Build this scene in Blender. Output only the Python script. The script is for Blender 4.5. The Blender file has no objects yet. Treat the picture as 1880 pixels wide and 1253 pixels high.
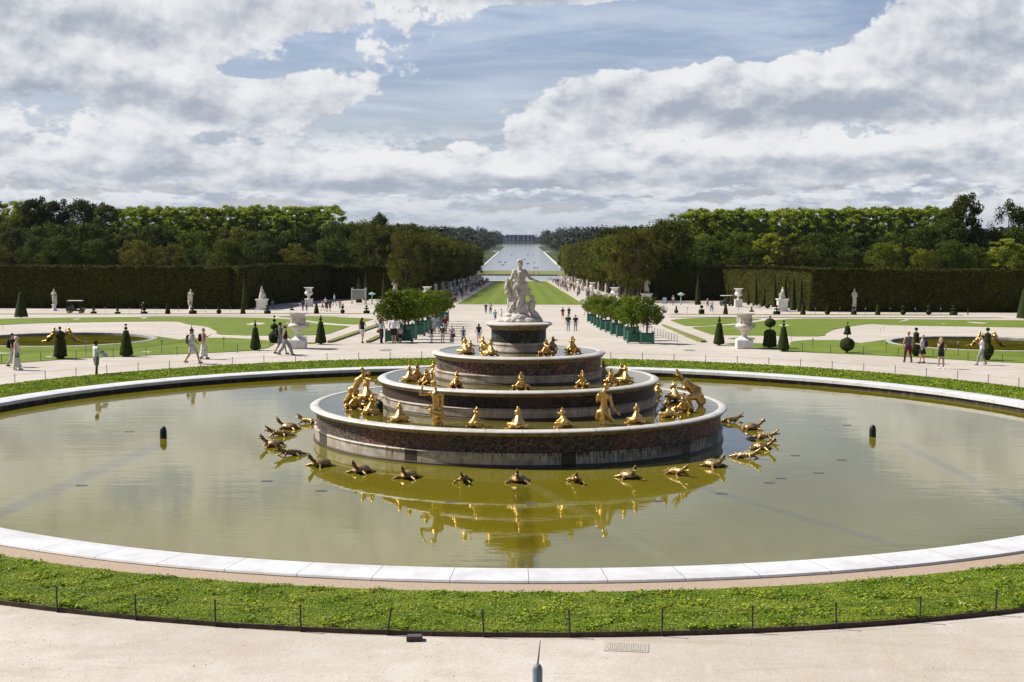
import bpy, bmesh, math, random
import numpy as np
from mathutils import Vector, Matrix, noise as mnoise
R = math.radians
random.seed(7); np.random.seed(7)
S = bpy.context.scene
COL = S.collection

# ------------------------------------------------------------------ camera
F, PIT, ROL, YAW, CX, CD, CH = 2570.0, 0.078, 0.004, -0.0064, 0.0795, 49.87, 6.9
_c, _s = math.cos(YAW), math.sin(YAW)
FW = Vector((_s*math.cos(PIT), _c*math.cos(PIT), -math.sin(PIT)))
RT0 = Vector((_c, -_s, 0)); UP0 = RT0.cross(FW)
RT = RT0*math.cos(ROL) + UP0*math.sin(ROL)
UP = UP0*math.cos(ROL) - RT0*math.sin(ROL)
CAM = Vector((CX, -CD, CH))
cd = bpy.data.cameras.new('camera'); cam = bpy.data.objects.new('camera', cd); COL.objects.link(cam)
cd.sensor_width = 36; cd.lens = F/1880*36; cd.clip_start = 0.1; cd.clip_end = 30000
cam.matrix_world = Matrix(((RT.x, UP.x, -FW.x, CAM.x), (RT.y, UP.y, -FW.y, CAM.y), (RT.z, UP.z, -FW.z, CAM.z), (0, 0, 0, 1)))
S.camera = cam
S.view_settings.view_transform = 'Standard'; S.view_settings.look = 'None'
S.view_settings.gamma = 1; S.view_settings.exposure = 0.2
S.render.engine = 'CYCLES'
S.cycles.max_bounces = 6; S.cycles.transparent_max_bounces = 6
S.cycles.use_denoising = True

# ------------------------------------------------------------------ sun and sky
SUN_EL, SUN_AZ = 48.0, 13.0            # from the left, a little behind the fountain
sv = Vector((-math.cos(R(SUN_EL))*math.cos(R(SUN_AZ)), math.cos(R(SUN_EL))*math.sin(R(SUN_AZ)), math.sin(R(SUN_EL))))
ld = bpy.data.lights.new('sun', 'SUN'); ld.energy = 5.0; ld.angle = R(0.53); ld.color = (1, .955, .89)
sun = bpy.data.objects.new('sun', ld); COL.objects.link(sun)
sun.rotation_euler = sv.to_track_quat('Z', 'Y').to_euler()

class NT:
    def __init__(s, tree): s.t = tree; s.N = tree.nodes; s.L = tree.links
    def n(s, typ, **kw):
        o = s.N.new(typ)
        for k, v in kw.items(): setattr(o, k, v)
        return o
    def put(s, sock, v):
        if isinstance(v, bpy.types.NodeSocket): s.L.new(v, sock)
        elif v is not None:
            if isinstance(v, (tuple, list)) and len(v) == 3 and sock.type == 'RGBA': v = (*v, 1)
            sock.default_value = v
    def m(s, op, a, b=None, c=None, clamp=False):
        o = s.n('ShaderNodeMath', operation=op, use_clamp=clamp)
        s.put(o.inputs[0], a)
        if b is not None: s.put(o.inputs[1], b)
        if c is not None: s.put(o.inputs[2], c)
        return o.outputs[0]
    def vm(s, op, a, b=None):
        o = s.n('ShaderNodeVectorMath', operation=op); s.put(o.inputs[0], a)
        if b is not None: s.put(o.inputs[1], b)
        return o.outputs[0]
    def xyz(s, x, y, z):
        o = s.n('ShaderNodeCombineXYZ')
        for i, v in enumerate((x, y, z)): s.put(o.inputs[i], v)
        return o.outputs[0]
    def sep(s, v):
        o = s.n('ShaderNodeSeparateXYZ'); s.put(o.inputs[0], v); return o.outputs
    def noise(s, vec, scale, detail=4, rough=.55, dist=0., lac=2.):
        o = s.n('ShaderNodeTexNoise'); s.put(o.inputs['Vector'], vec); s.put(o.inputs['Scale'], scale)
        s.put(o.inputs['Detail'], float(detail)); s.put(o.inputs['Roughness'], rough); s.put(o.inputs['Distortion'], dist); s.put(o.inputs['Lacunarity'], lac)
        return o.outputs[0]
    def vor(s, vec, scale, out='Distance', feature='F1'):
        o = s.n('ShaderNodeTexVoronoi', feature=feature); s.put(o.inputs['Vector'], vec); s.put(o.inputs['Scale'], scale)
        return o.outputs[out]
    def white(s, w):
        o = s.n('ShaderNodeTexWhiteNoise', noise_dimensions='1D'); s.put(o.inputs['W'], w); return o.outputs['Value']
    def rng(s, v, a, b, c=0., d=1., typ='SMOOTHSTEP'):
        o = s.n('ShaderNodeMapRange', interpolation_type=typ); s.put(o.inputs[0], v)
        for i, x in enumerate((a, b, c, d)): s.put(o.inputs[i+1], x)
        return o.outputs[0]
    def mix(s, f, a, b, blend='MIX'):
        o = s.n('ShaderNodeMix', data_type='RGBA', blend_type=blend); s.put(o.inputs[0], f); s.put(o.inputs[6], a); s.put(o.inputs[7], b)
        return o.outputs[2]

W = bpy.data.worlds.new('World'); S.world = W; W.use_nodes = True
def build_sky():
    k = NT(W.node_tree); k.N.clear()
    out = k.n('ShaderNodeOutputWorld')
    sky = k.n('ShaderNodeTexSky', sky_type='NISHITA', sun_disc=False)
    sky.sun_elevation = R(SUN_EL); sky.sun_rotation = math.atan2(sv.x, sv.y); sky.altitude = 100; sky.air_density = 1.; sky.dust_density = 1.; sky.ozone_density = 1.5
    b1 = k.n('ShaderNodeBackground'); k.L.new(k.mix(1., sky.outputs[0], (1.02, .95, 1.07), 'MULTIPLY'), b1.inputs[0]); b1.inputs[1].default_value = .085
    g = k.n('ShaderNodeTexCoord').outputs['Generated']
    x, y, z = k.sep(g)
    u = k.m('ARCTAN2', x, y); v = k.m('MAXIMUM', k.m('ARCSINE', z), 0.)
    q = k.m('ADD', v, .065)
    def P(du, dv, sx, sy, seed):
        qq = k.m('ADD', q, dv); uu = k.m('ADD', u, du)
        return k.xyz(k.m('MULTIPLY', uu, 8.5*sx), k.m('MULTIPLY', k.m('LOGARITHM', qq, math.e), sy), seed)
    # cumulus: one density field, read again a little towards the sun for its light side
    def dens(du, dv, det=9, sc=1.55):
        q1 = P(du, dv, 1.0, 2.0, 3.7)
        return k.m('ADD', k.m('MULTIPLY', k.noise(q1, 1.5, det, .6, .1), .55), k.m('MULTIPLY', k.noise(k.vm('ADD', q1, (5., 2., 1.)), 4.2, det, .6, .1), .45))
    def uv(px, py): return (px-957)/F, (425-py)/F
    # cloud heaps: (x, y, half widths, amount, how much the top is lit over the base)
    cov = [(1330, 190, 330, 52, .20, .55), (1620, 165, 330, 62, .20, .55), (1830, 70, 260, 85, .26, .6), (1040, 240, 110, 45, .16, .5), (380, 185, 130, 45, .18, .55), (590, 180, 85, 40, .20, .5),
           (120, 150, 210, 60, .16, .5), (30, 50, 240, 70, .14, .4), (330, 50, 260, 55, .13, .4), (850, -5, 200, 26, .2, .3),
           (180, 270, 420, 50, .10, .4), (1300, 300, 280, 34, .12, .5), (1700, 285, 320, 45, .13, .5), (500, 320, 500, 34, .12, .5), (1000, 330, 500, 30, .1, .5),
           (930, 110, 180, 60, -.12, 0), (1190, 70, 240, 52, -.26, 0), (760, 60, 160, 40, .04, .1), (1440, 40, 140, 40, -.26, 0), (770, 225, 150, 40, -.14, 0), (200, 95, 30, 22, -.16, 0), (470, 140, 60, 14, -.14, 0), (450, 262, 160, 12, -.08, 0),
           (1500, -60, 330, 50, -.30, 0), (1560, -190, 300, 60, -.3, 0), (1150, -130, 200, 50, -.2, 0), (300, -260, 300, 50, .16, .5), (1200, -260, 260, 50, .16, .5), (700, -110, 330, 70, .14, .4), (60, -150, 330, 90, .16, .4), (1780, -220, 260, 60, .12, .4), (560, 28, 130, 45, .15, .3), (1060, -5, 160, 22, .16, .3)]
    tot = None; top = None
    for (px, py, wx, wy, am, tl) in cov:
        cu, cv = uv(px, py)
        a = k.m('MULTIPLY', k.m('SUBTRACT', u, cu), F/wx); b = k.m('MULTIPLY', k.m('SUBTRACT', v, cv), F/wy)
        r2 = k.m('ADD', k.m('MULTIPLY', a, a), k.m('MULTIPLY', b, b))
        e = k.m('EXPONENT', k.m('MULTIPLY', k.m('MULTIPLY', r2, r2), -.8))
        ea = k.m('MULTIPLY', e, am)
        tot = ea if tot is None else k.m('ADD', tot, ea)
        if tl:
            t = k.m('MULTIPLY', k.m('MULTIPLY', e, b), tl)
            top = t if top is None else k.m('ADD', top, t)
    front = k.rng(y, -.3, .4)
    high = k.rng(v, .22, .45)
    bias = k.m('SUBTRACT', k.m('SUBTRACT', k.m('MULTIPLY', front, .075), .04), k.m('MULTIPLY', high, .25))
    d0 = k.m('ADD', dens(0, 0), k.m('ADD', tot, bias))
    cl = k.rng(d0, .525, .59)
    thick = k.rng(d0, .56, .85)
    l1 = k.m('SUBTRACT', dens(0, 0, 9), dens(-.0035, .006, 9))
    l2 = k.m('SUBTRACT', dens(0, 0, 3), dens(-.007, .016, 3))
    lit = k.m('ADD', k.m('MULTIPLY', l1, 2.1), k.m('MULTIPLY', l2, 1.5))
    lit = k.m('ADD', k.m('ADD', lit, k.m('MULTIPLY', top, .75)), k.m('SUBTRACT', .66, k.m('MULTIPLY', thick, .20)))
    lit = k.rng(lit, -.02, 1.02)
    ccol = k.mix(lit, (.34, .38, .455), (.74, .75, .765))
    # thin high streaks
    p2 = P(0, 0, .5, 5.5, 9.1)
    ci = k.m('MULTIPLY', k.m('MULTIPLY', k.rng(k.noise(p2, 1.8, 8, .62, .4), .33, .66), .68), k.rng(v, .2, .5, 1., .05))
    streak = k.mix(k.noise(p2, 3.5, 5, .5), (.36, .45, .58), (.66, .71, .78))
    low = k.rng(v, .0, .05, .85, 0.)
    def rows(dv, det=8): return k.noise(P(0, dv, 1.25, 3.4, 1.3), 2.3, det, .62, .1)
    r0 = rows(0)
    lay = k.m('MULTIPLY', k.rng(r0, .37, .47), k.rng(v, .055, .085, 1., 0.))
    rl = k.m('ADD', k.m('MULTIPLY', k.m('SUBTRACT', r0, rows(.006)), 4.2), .48)
    rl = k.m('SUBTRACT', rl, k.m('MULTIPLY', k.m('SUBTRACT', r0, .5), .6))
    lcol = k.mix(k.rng(rl, 0., 1.), (.33, .385, .475), (.72, .74, .765))
    rear = k.m('MULTIPLY', k.rng(y, -.45, .25, .25, 1.), k.rng(v, .3, .7, 1., .6))
    bcl = k.n('ShaderNodeBackground'); k.L.new(rear, bcl.inputs[1])
    k.L.new(k.m('MULTIPLY', k.rng(y, -.45, .25, .55, 1.), .085), b1.inputs[1])
    c1 = k.mix(lay, streak, lcol)
    c2 = k.mix(cl, c1, ccol)
    c2 = k.mix(k.rng(v, 0., .035, .75, 0.), c2, (.45, .495, .55))
    k.L.new(c2, bcl.inputs[0])
    a0 = k.m('MAXIMUM', cl, k.m('MAXIMUM', ci, k.m('MAXIMUM', lay, low)))
    mx = k.n('ShaderNodeMixShader'); k.L.new(a0, mx.inputs[0]); k.L.new(b1.outputs[0], mx.inputs[1]); k.L.new(bcl.outputs[0], mx.inputs[2])
    k.L.new(mx.outputs[0], out.inputs[0])
build_sky()

# ------------------------------------------------------------------ ground shape
# heights are measured from the top of the big basin's coping; d is the distance north of the camera
PROF = [(-60, -.2), (88.6, -.2), (220, -5.95), (250, -6.1), (633, -15.4), (700, -17.6), (800, -17.7), (1010, -21.5), (9000, -21.7)]
def side_z(d):
    for (a, za), (b, zb) in zip(PROF, PROF[1:]):
        if d <= b: return za + (zb-za)*max(0., (d-a))/(b-a)
    return PROF[-1][1]
def ss(t): t = min(1, max(0, t)); return t*t*(3-2*t)
def gz(X, Y):
    d = Y+CD; z = side_z(d)
    return z
def ray(px, py):
    x = (px-940)/F; y = -(py-626.5)/F
    return (FW + RT*x + UP*y).normalized()
def gp(px, py):                                # where a line of sight meets the ground
    r = ray(px, py); t = 5.; st = .5
    while t < 8000:
        p = CAM + r*t
        if p.z < gz(p.x, p.y):
            lo, hi = t-st, t
            for _ in range(20):
                m = (lo+hi)/2; q = CAM+r*m
                if q.z < gz(q.x, q.y): hi = m
                else: lo = m
            q = CAM+r*hi; return Vector((q.x, q.y, gz(q.x, q.y)))
        st = .5 if t < 400 else 5; t += st
    return CAM+r*8000
def onz(px, py, z):
    r = ray(px, py); t = (z-CH)/r.z; return CAM+r*t
def atd(px, py, d):
    r = ray(px, py); t = d/r.y; return CAM+r*t
def atground(px, d):                           # on the ground at distance d, in the direction of column px
    p = atd(px, 500, d); return Vector((p.x, p.y, gz(p.x, p.y)))
def mpp(p): return (p.y+CD)/F                  # metres per photo pixel at p

# ------------------------------------------------------------------ helpers
def tag(o, label=None, cat=None, group=None, kind=None):
    if label: o['label'] = label
    if cat: o['category'] = cat
    if group: o['group'] = group
    if kind: o['kind'] = kind
    return o
def thing(name, loc, label, cat, group=None, rz=0, sc=1):
    o = bpy.data.objects.new(name, None); COL.objects.link(o); o.location = loc; o.rotation_euler = (0, 0, rz)
    o.scale = (sc, sc, sc) if not isinstance(sc, tuple) else sc
    o.empty_display_size = .2
    return tag(o, label, cat, group)
def link(name, me, parent=None, loc=None, rz=0, sc=None):
    o = bpy.data.objects.new(name, me); COL.objects.link(o)
    if parent: o.parent = parent
    if loc is not None: o.location = loc
    if rz: o.rotation_euler = (0, 0, rz)
    if sc: o.scale = (sc, sc, sc) if not isinstance(sc, tuple) else sc
    return o
def copy_tree(o, parent=None, loc=None, rz=None, sc=None):
    c = o.copy(); COL.objects.link(c); c.parent = parent
    if loc is not None: c.location = loc
    if rz is not None: c.rotation_euler = (0, 0, rz)
    if sc is not None: c.scale = (sc, sc, sc) if not isinstance(sc, tuple) else sc
    for ch in list(o.children): copy_tree(ch, c)
    return c
class MB:
    def __init__(s): s.v = []; s.f = []; s.T = Matrix.Identity(4)
    def add(s, vs, fs):
        b = len(s.v); s.v += [tuple(s.T @ Vector(v)) for v in vs]; s.f += [tuple(i+b for i in f) for f in fs]; return s
    def box(s, x0, x1, y0, y1, z0, z1):
        return s.add([(x0, y0, z0), (x1, y0, z0), (x1, y1, z0), (x0, y1, z0), (x0, y0, z1), (x1, y0, z1), (x1, y1, z1), (x0, y1, z1)],
                     [(3, 2, 1, 0), (4, 5, 6, 7), (0, 1, 5, 4), (1, 2, 6, 5), (2, 3, 7, 6), (3, 0, 4, 7)])
    def frus(s, w0, w1, z0, z1, cx=0, cy=0):
        a, b = w0/2, w1/2
        return s.add([(cx-a, cy-a, z0), (cx+a, cy-a, z0), (cx+a, cy+a, z0), (cx-a, cy+a, z0), (cx-b, cy-b, z1), (cx+b, cy-b, z1), (cx+b, cy+b, z1), (cx-b, cy+b, z1)],
                     [(3, 2, 1, 0), (4, 5, 6, 7), (0, 1, 5, 4), (1, 2, 6, 5), (2, 3, 7, 6), (3, 0, 4, 7)])
    def lathe(s, prof, n=24, cx=0, cy=0, a0=0, a1=None, jit=0, cap=True):
        full = a1 is None; a1 = 2*math.pi if full else a1
        m = n if full else n+1; vs = []; fs = []
        for (r, z) in prof:
            for i in range(m):
                a = a0+(a1-a0)*i/n
                rr = r*(1+jit*random.uniform(-1, 1)) if jit else r
                vs.append((cx+rr*math.cos(a), cy+rr*math.sin(a), z+(jit*.3*r*random.uniform(-1, 1) if jit else 0)))
        for j in range(len(prof)-1):
            for i in range(n):
                i2 = (i+1) % m if full else i+1
                fs.append((j*m+i, j*m+i2, (j+1)*m+i2, (j+1)*m+i))
        if full and cap:
            if prof[0][0] > 1e-4: fs.append(tuple(range(m-1, -1, -1)))
            if prof[-1][0] > 1e-4: fs.append(tuple(range((len(prof)-1)*m, len(prof)*m)))
        return s.add(vs, fs)
    def ell(s, c, r, n=12, jit=0):
        if not isinstance(r, (tuple, list)): r = (r, r, r)
        k = n//2; vs = []; fs = []
        for j in range(k+1):
            t = math.pi*j/k
            for i in range(n):
                a = 2*math.pi*i/n; q = 1+jit*random.uniform(-1, 1)
                vs.append((c[0]+q*r[0]*math.sin(t)*math.cos(a), c[1]+q*r[1]*math.sin(t)*math.sin(a), c[2]-q*r[2]*math.cos(t)))
        for j in range(k):
            for i in range(n): fs.append((j*n+i, j*n+(i+1) % n, (j+1)*n+(i+1) % n, (j+1)*n+i))
        return s.add(vs, fs)
    def tube(s, pts, rs, n=8):
        if not isinstance(rs, (list, tuple)): rs = [rs]*len(pts)
        vs = []; fs = []
        for k, p in enumerate(pts):
            p = Vector(p); a = Vector(pts[max(0, k-1)]); b = Vector(pts[min(len(pts)-1, k+1)])
            d = (b-a).normalized(); u = d.cross(Vector((0, 0, 1)) if abs(d.z) < .95 else Vector((1, 0, 0))).normalized(); w = d.cross(u)
            for i in range(n):
                t = 2*math.pi*i/n; vs.append(tuple(p+(u*math.cos(t)+w*math.sin(t))*rs[k]))
        for k in range(len(pts)-1):
            for i in range(n): fs.append((k*n+i, k*n+(i+1) % n, (k+1)*n+(i+1) % n, (k+1)*n+i))
        fs.append(tuple(range(n-1, -1, -1))); fs.append(tuple(range((len(pts)-1)*n, len(pts)*n)))
        return s.add(vs, fs)
    def mesh(s, name, mat, smooth=False, fix=True):
        me = bpy.data.meshes.new(name); me.from_pydata(s.v, [], s.f)
        if mat: me.materials.append(mat)
        if fix:
            bm = bmesh.new(); bm.from_mesh(me); bmesh.ops.recalc_face_normals(bm, faces=bm.faces); bm.to_mesh(me); bm.free()
        if smooth: me.shade_smooth() if smooth is True else (me.shade_smooth(), me.set_sharp_from_angle(angle=R(smooth)))
        me.update(); return me
    def build(s, name, mat, parent=None, smooth=False, loc=None, rz=0, sc=None, fix=True):
        return link(name, s.mesh(name, mat, smooth, fix), parent, loc, rz, sc)

def capsule(bm, p0, r0, p1, r1):
    pts = []
    for p, r in ((p0, r0), (p1, r1)):
        rr = r if isinstance(r, tuple) else (r, r, r)
        for d in ICO: pts.append(bm.verts.new((p[0]+d[0]*rr[0], p[1]+d[1]*rr[1], p[2]+d[2]*rr[2])))
    bmesh.ops.convex_hull(bm, input=pts)
_b = bmesh.new(); bmesh.ops.create_icosphere(_b, subdivisions=2, radius=1); ICO = [tuple(v.co) for v in _b.verts]; _b.free()
def organic(name, caps, mat, vox=.02, smooth=3, extra=None, bump=None):
    """tapered limbs melted into one continuous skin"""
    bm = bmesh.new()
    for c in caps:
        if len(c) == 2: capsule(bm, c[0], c[1], (c[0][0], c[0][1], c[0][2]+1e-4), c[1])
        else: capsule(bm, *c)
    loose = [v for v in bm.verts if not v.link_faces]
    bmesh.ops.delete(bm, geom=loose, context='VERTS')
    me = bpy.data.meshes.new(name+'_raw'); bm.to_mesh(me); bm.free()
    ob = bpy.data.objects.new('tmp', me); COL.objects.link(ob)
    m = ob.modifiers.new('r', 'REMESH'); m.mode = 'VOXEL'; m.voxel_size = vox
    sm = ob.modifiers.new('s', 'SMOOTH'); sm.iterations = smooth; sm.factor = .5
    dg = bpy.context.evaluated_depsgraph_get(); ev = ob.evaluated_get(dg)
    out = bpy.data.meshes.new_from_object(ev, depsgraph=dg); out.name = name
    bpy.data.objects.remove(ob); bpy.data.meshes.remove(me)
    if bump:
        amp, sc = bump
        for v in out.vertices:
            n = mnoise.noise(v.co*sc)+.5*mnoise.noise(v.co*sc*2.3); v.co += v.normal*n*amp
    if extra:                                    # fingers and the like, joined to the same mesh
        bm = bmesh.new(); bm.from_mesh(out)
        for c in extra: capsule(bm, *c)
        bmesh.ops.delete(bm, geom=[v for v in bm.verts if not v.link_faces], context='VERTS')
        bm.to_mesh(out); bm.free()
    out.materials.clear(); out.materials.append(mat); out.shade_smooth(); out.update()
    return out

# ------------------------------------------------------------------ materials
def new_mat(name):
    m = bpy.data.materials.new(name); m.use_nodes = True; k = NT(m.node_tree); k.N.clear()
    o = k.n('ShaderNodeOutputMaterial'); b = k.n('ShaderNodeBsdfPrincipled'); k.L.new(b.outputs[0], o.inputs[0])
    return m, k, b, o
def bump(k, b, h, strength=.5, dist=.02):
    n = k.n('ShaderNodeBump'); n.inputs['Strength'].default_value = strength; n.inputs['Distance'].default_value = dist
    k.L.new(h, n.inputs['Height']); k.L.new(n.outputs[0], b.inputs['Normal'])
def basic(name, c1, c2=None, scale=5., rough=.7, spec=.5, metal=0., bmp=0., bscale=None, coord='Object', lo=.35, hi=.65, detail=5, rand=0., dist=.02):
    m, k, b, o = new_mat(name)
    co = k.n('ShaderNodeTexCoord').outputs[coord] if coord != 'World' else k.n('ShaderNodeNewGeometry').outputs['Position']
    col = c1
    if c2: col = k.mix(k.rng(k.noise(co, scale, detail, .6), lo, hi), c1, c2)
    if rand:
        oi = k.n('ShaderNodeObjectInfo').outputs['Random']
        hs = k.n('ShaderNodeHueSaturation'); k.put(hs.inputs['Color'], col); k.L.new(k.rng(oi, 0, 1, 1-rand, 1+rand, 'LINEAR'), hs.inputs['Value'])
        k.L.new(k.rng(k.m('FRACT', k.m('MULTIPLY', oi, 7.3)), 0, 1, .5-.04*rand, .5+.03*rand, 'LINEAR'), hs.inputs['Hue'])
        col = hs.outputs[0]
    k.put(b.inputs['Base Color'], col); b.inputs['Roughness'].default_value = rough; b.inputs['Metallic'].default_value = metal; b.inputs['Specular IOR Level'].default_value = spec
    if bmp: bump(k, b, k.noise(co, bscale or scale, 6, .6), bmp, dist)
    return m
def foliage(name, c1, c2, scale=.6, rand=.25, trans=.25, leaf=False):
    m, k, b, o = new_mat(name)
    pos = k.n('ShaderNodeTexCoord').outputs['Object']
    n = k.noise(pos, scale, 4, .6)
    col = k.mix(k.rng(n, .3, .7), c1, c2)
    oi = k.n('ShaderNodeObjectInfo').outputs['Random']
    hs = k.n('ShaderNodeHueSaturation'); k.put(hs.inputs['Color'], col)
    isl = k.n('ShaderNodeNewGeometry').outputs['Random Per Island'] if leaf else .5
    val = k.m('MULTIPLY', k.rng(oi, 0, 1, 1-rand, 1+rand, 'LINEAR'), k.rng(isl, 0, 1, .6, 1.4, 'LINEAR'))
    k.L.new(val, hs.inputs['Value']); k.L.new(k.rng(k.m('FRACT', k.m('MULTIPLY', oi, 7.3)), 0, 1, .485, .51, 'LINEAR'), hs.inputs['Hue'])
    b.inputs['Roughness'].default_value = .7; k.L.new(hs.outputs[0], b.inputs['Base Color'])
    b.inputs['Specular IOR Level'].default_value = .12
    if trans:
        t = k.n('ShaderNodeBsdfTranslucent'); k.L.new(hs.outputs[0], t.inputs[0])
        mx = k.n('ShaderNodeMixShader'); mx.inputs[0].default_value = trans
        k.L.new(b.outputs[0], mx.inputs[1]); k.L.new(t.outputs[0], mx.inputs[2]); k.L.new(mx.outputs[0], o.inputs[0])
    return m

def gravel_mat():
    m, k, b, o = new_mat('gravel'); p = k.n('ShaderNodeNewGeometry').outputs['Position']
    big = k.noise(p, .12, 5, .6); mid = k.noise(p, 1.3, 5, .65); fine = k.noise(p, 38., 3, .7); px = k.vor(p, 22.)
    c = k.mix(k.rng(big, .35, .65), (.54, .49, .41), (.65, .60, .52))
    c = k.mix(k.rng(mid, .35, .7, 0, .55), c, (.50, .415, .31))
    c = k.mix(k.rng(fine, .35, .65, .30, 0.), c, (.26, .20, .14))
    c = k.mix(k.rng(px, .0, .12, .35, 0.), c, (.85, .82, .76))
    streak = k.noise(k.vm('MULTIPLY', p, (1., .35, 1.)), 2.2, 6, .7, 1.2)
    c = k.mix(k.rng(streak, .55, .75, 0, .35), c, (.68, .63, .55))
    tr = k.noise(k.vm('ADD', k.vm('MULTIPLY', p, (.22, 1.1, 1.)), (3., 1., 0.)), .9, 6, .7, .8)
    c = k.mix(k.rng(tr, .52, .66, 0, .45), c, (.40, .33, .24)); c = k.mix(k.rng(k.noise(p, 7., 6, .75), .58, .70, 0, .35), c, (.33, .26, .18))
    k.L.new(c, b.inputs['Base Color']); b.inputs['Roughness'].default_value = .95
    h = k.m('ADD', k.m('MULTIPLY', fine, .5), k.m('MULTIPLY', mid, 2.)); bump(k, b, h, .6, .02)
    return m
def lawn_mat(name, c1, c2, stripes=False, fine=40.):
    m, k, b, o = new_mat(name); p = k.n('ShaderNodeNewGeometry').outputs['Position']
    n1 = k.noise(p, .35, 5, .6); n2 = k.noise(p, fine, 3, .7); n3 = k.noise(p, 4., 5, .7)
    c = k.mix(k.rng(n1, .3, .7), c1, c2)
    c = k.mix(k.rng(n3, .45, .75, 0, .5), c, (c2[0]*1.25, c2[1]*1.0, c2[2]*.9))
    c = k.mix(k.rng(n2, .3, .6, .5, 0.), c, (c1[0]*.35, c1[1]*.4, c1[2]*.35))
    if stripes:
        x, y, z = k.sep(p)
        w = k.m('SINE', k.m('MULTIPLY', x, 1.9)); w2 = k.m('SINE', k.m('MULTIPLY', y, .24))
        c = k.mix(k.m('MULTIPLY', k.rng(w, -.6, .6), .32), c, (c2[0]*1.35, c2[1]*1.3, c2[2]*1.2))
        c = k.mix(k.m('MULTIPLY', k.rng(w2, -.5, .5), .16), c, (c1[0]*.8, c1[1]*.8, c1[2]*.8))
    k.L.new(c, b.inputs['Base Color']); b.inputs['Roughness'].default_value = .8; b.inputs['Specular IOR Level'].default_value = .2
    bump(k, b, n2, .7, .03); return m
def water_mat(name, c1, c2, wave=1., rough=.012, sx=.35, lines=()):
    m, k, b, o = new_mat(name); p = k.n('ShaderNodeNewGeometry').outputs['Position']
    n = k.noise(p, .10, 5, .55, .6)
    c = k.mix(k.rng(n, .32, .68), c1, c2)
    for (ax, ay, bx, by, w, dk) in lines:          # sunken pipes and gutters, plus a painted shadow streak and a painted light streak
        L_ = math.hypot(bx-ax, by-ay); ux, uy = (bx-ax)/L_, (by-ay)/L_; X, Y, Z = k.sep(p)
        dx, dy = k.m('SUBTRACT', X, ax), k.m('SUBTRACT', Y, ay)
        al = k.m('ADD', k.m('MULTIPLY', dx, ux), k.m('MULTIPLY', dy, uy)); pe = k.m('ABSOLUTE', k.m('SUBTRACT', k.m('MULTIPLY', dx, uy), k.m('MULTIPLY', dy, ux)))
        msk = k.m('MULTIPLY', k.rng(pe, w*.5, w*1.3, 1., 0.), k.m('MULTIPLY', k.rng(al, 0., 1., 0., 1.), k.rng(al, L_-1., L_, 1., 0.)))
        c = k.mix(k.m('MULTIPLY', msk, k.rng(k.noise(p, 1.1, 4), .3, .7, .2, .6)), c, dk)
    k.L.new(c, b.inputs['Base Color']); b.inputs['Roughness'].default_value = rough; b.inputs['IOR'].default_value = 1.43
    b.inputs['Specular IOR Level'].default_value = .5
    q = k.vm('MULTIPLY', p, (sx, 1., 1.))
    h = k.m('ADD', k.noise(q, 1.6, 4, .5, .4), k.m('MULTIPLY', k.noise(q, 6., 3, .5), .25))
    patch = k.rng(k.noise(p, .16, 3, .5), .35, .65, .25, 1.)
    bump(k, b, k.m('MULTIPLY', h, patch), .12*wave, .05); return m
def joints(k, ang, n, w=.004):
    fr = k.m('FRACT', k.m('MULTIPLY', ang, n/(2*math.pi)))
    return k.m('LESS_THAN', k.m('ABSOLUTE', k.m('SUBTRACT', fr, .5)), w*n)
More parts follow.
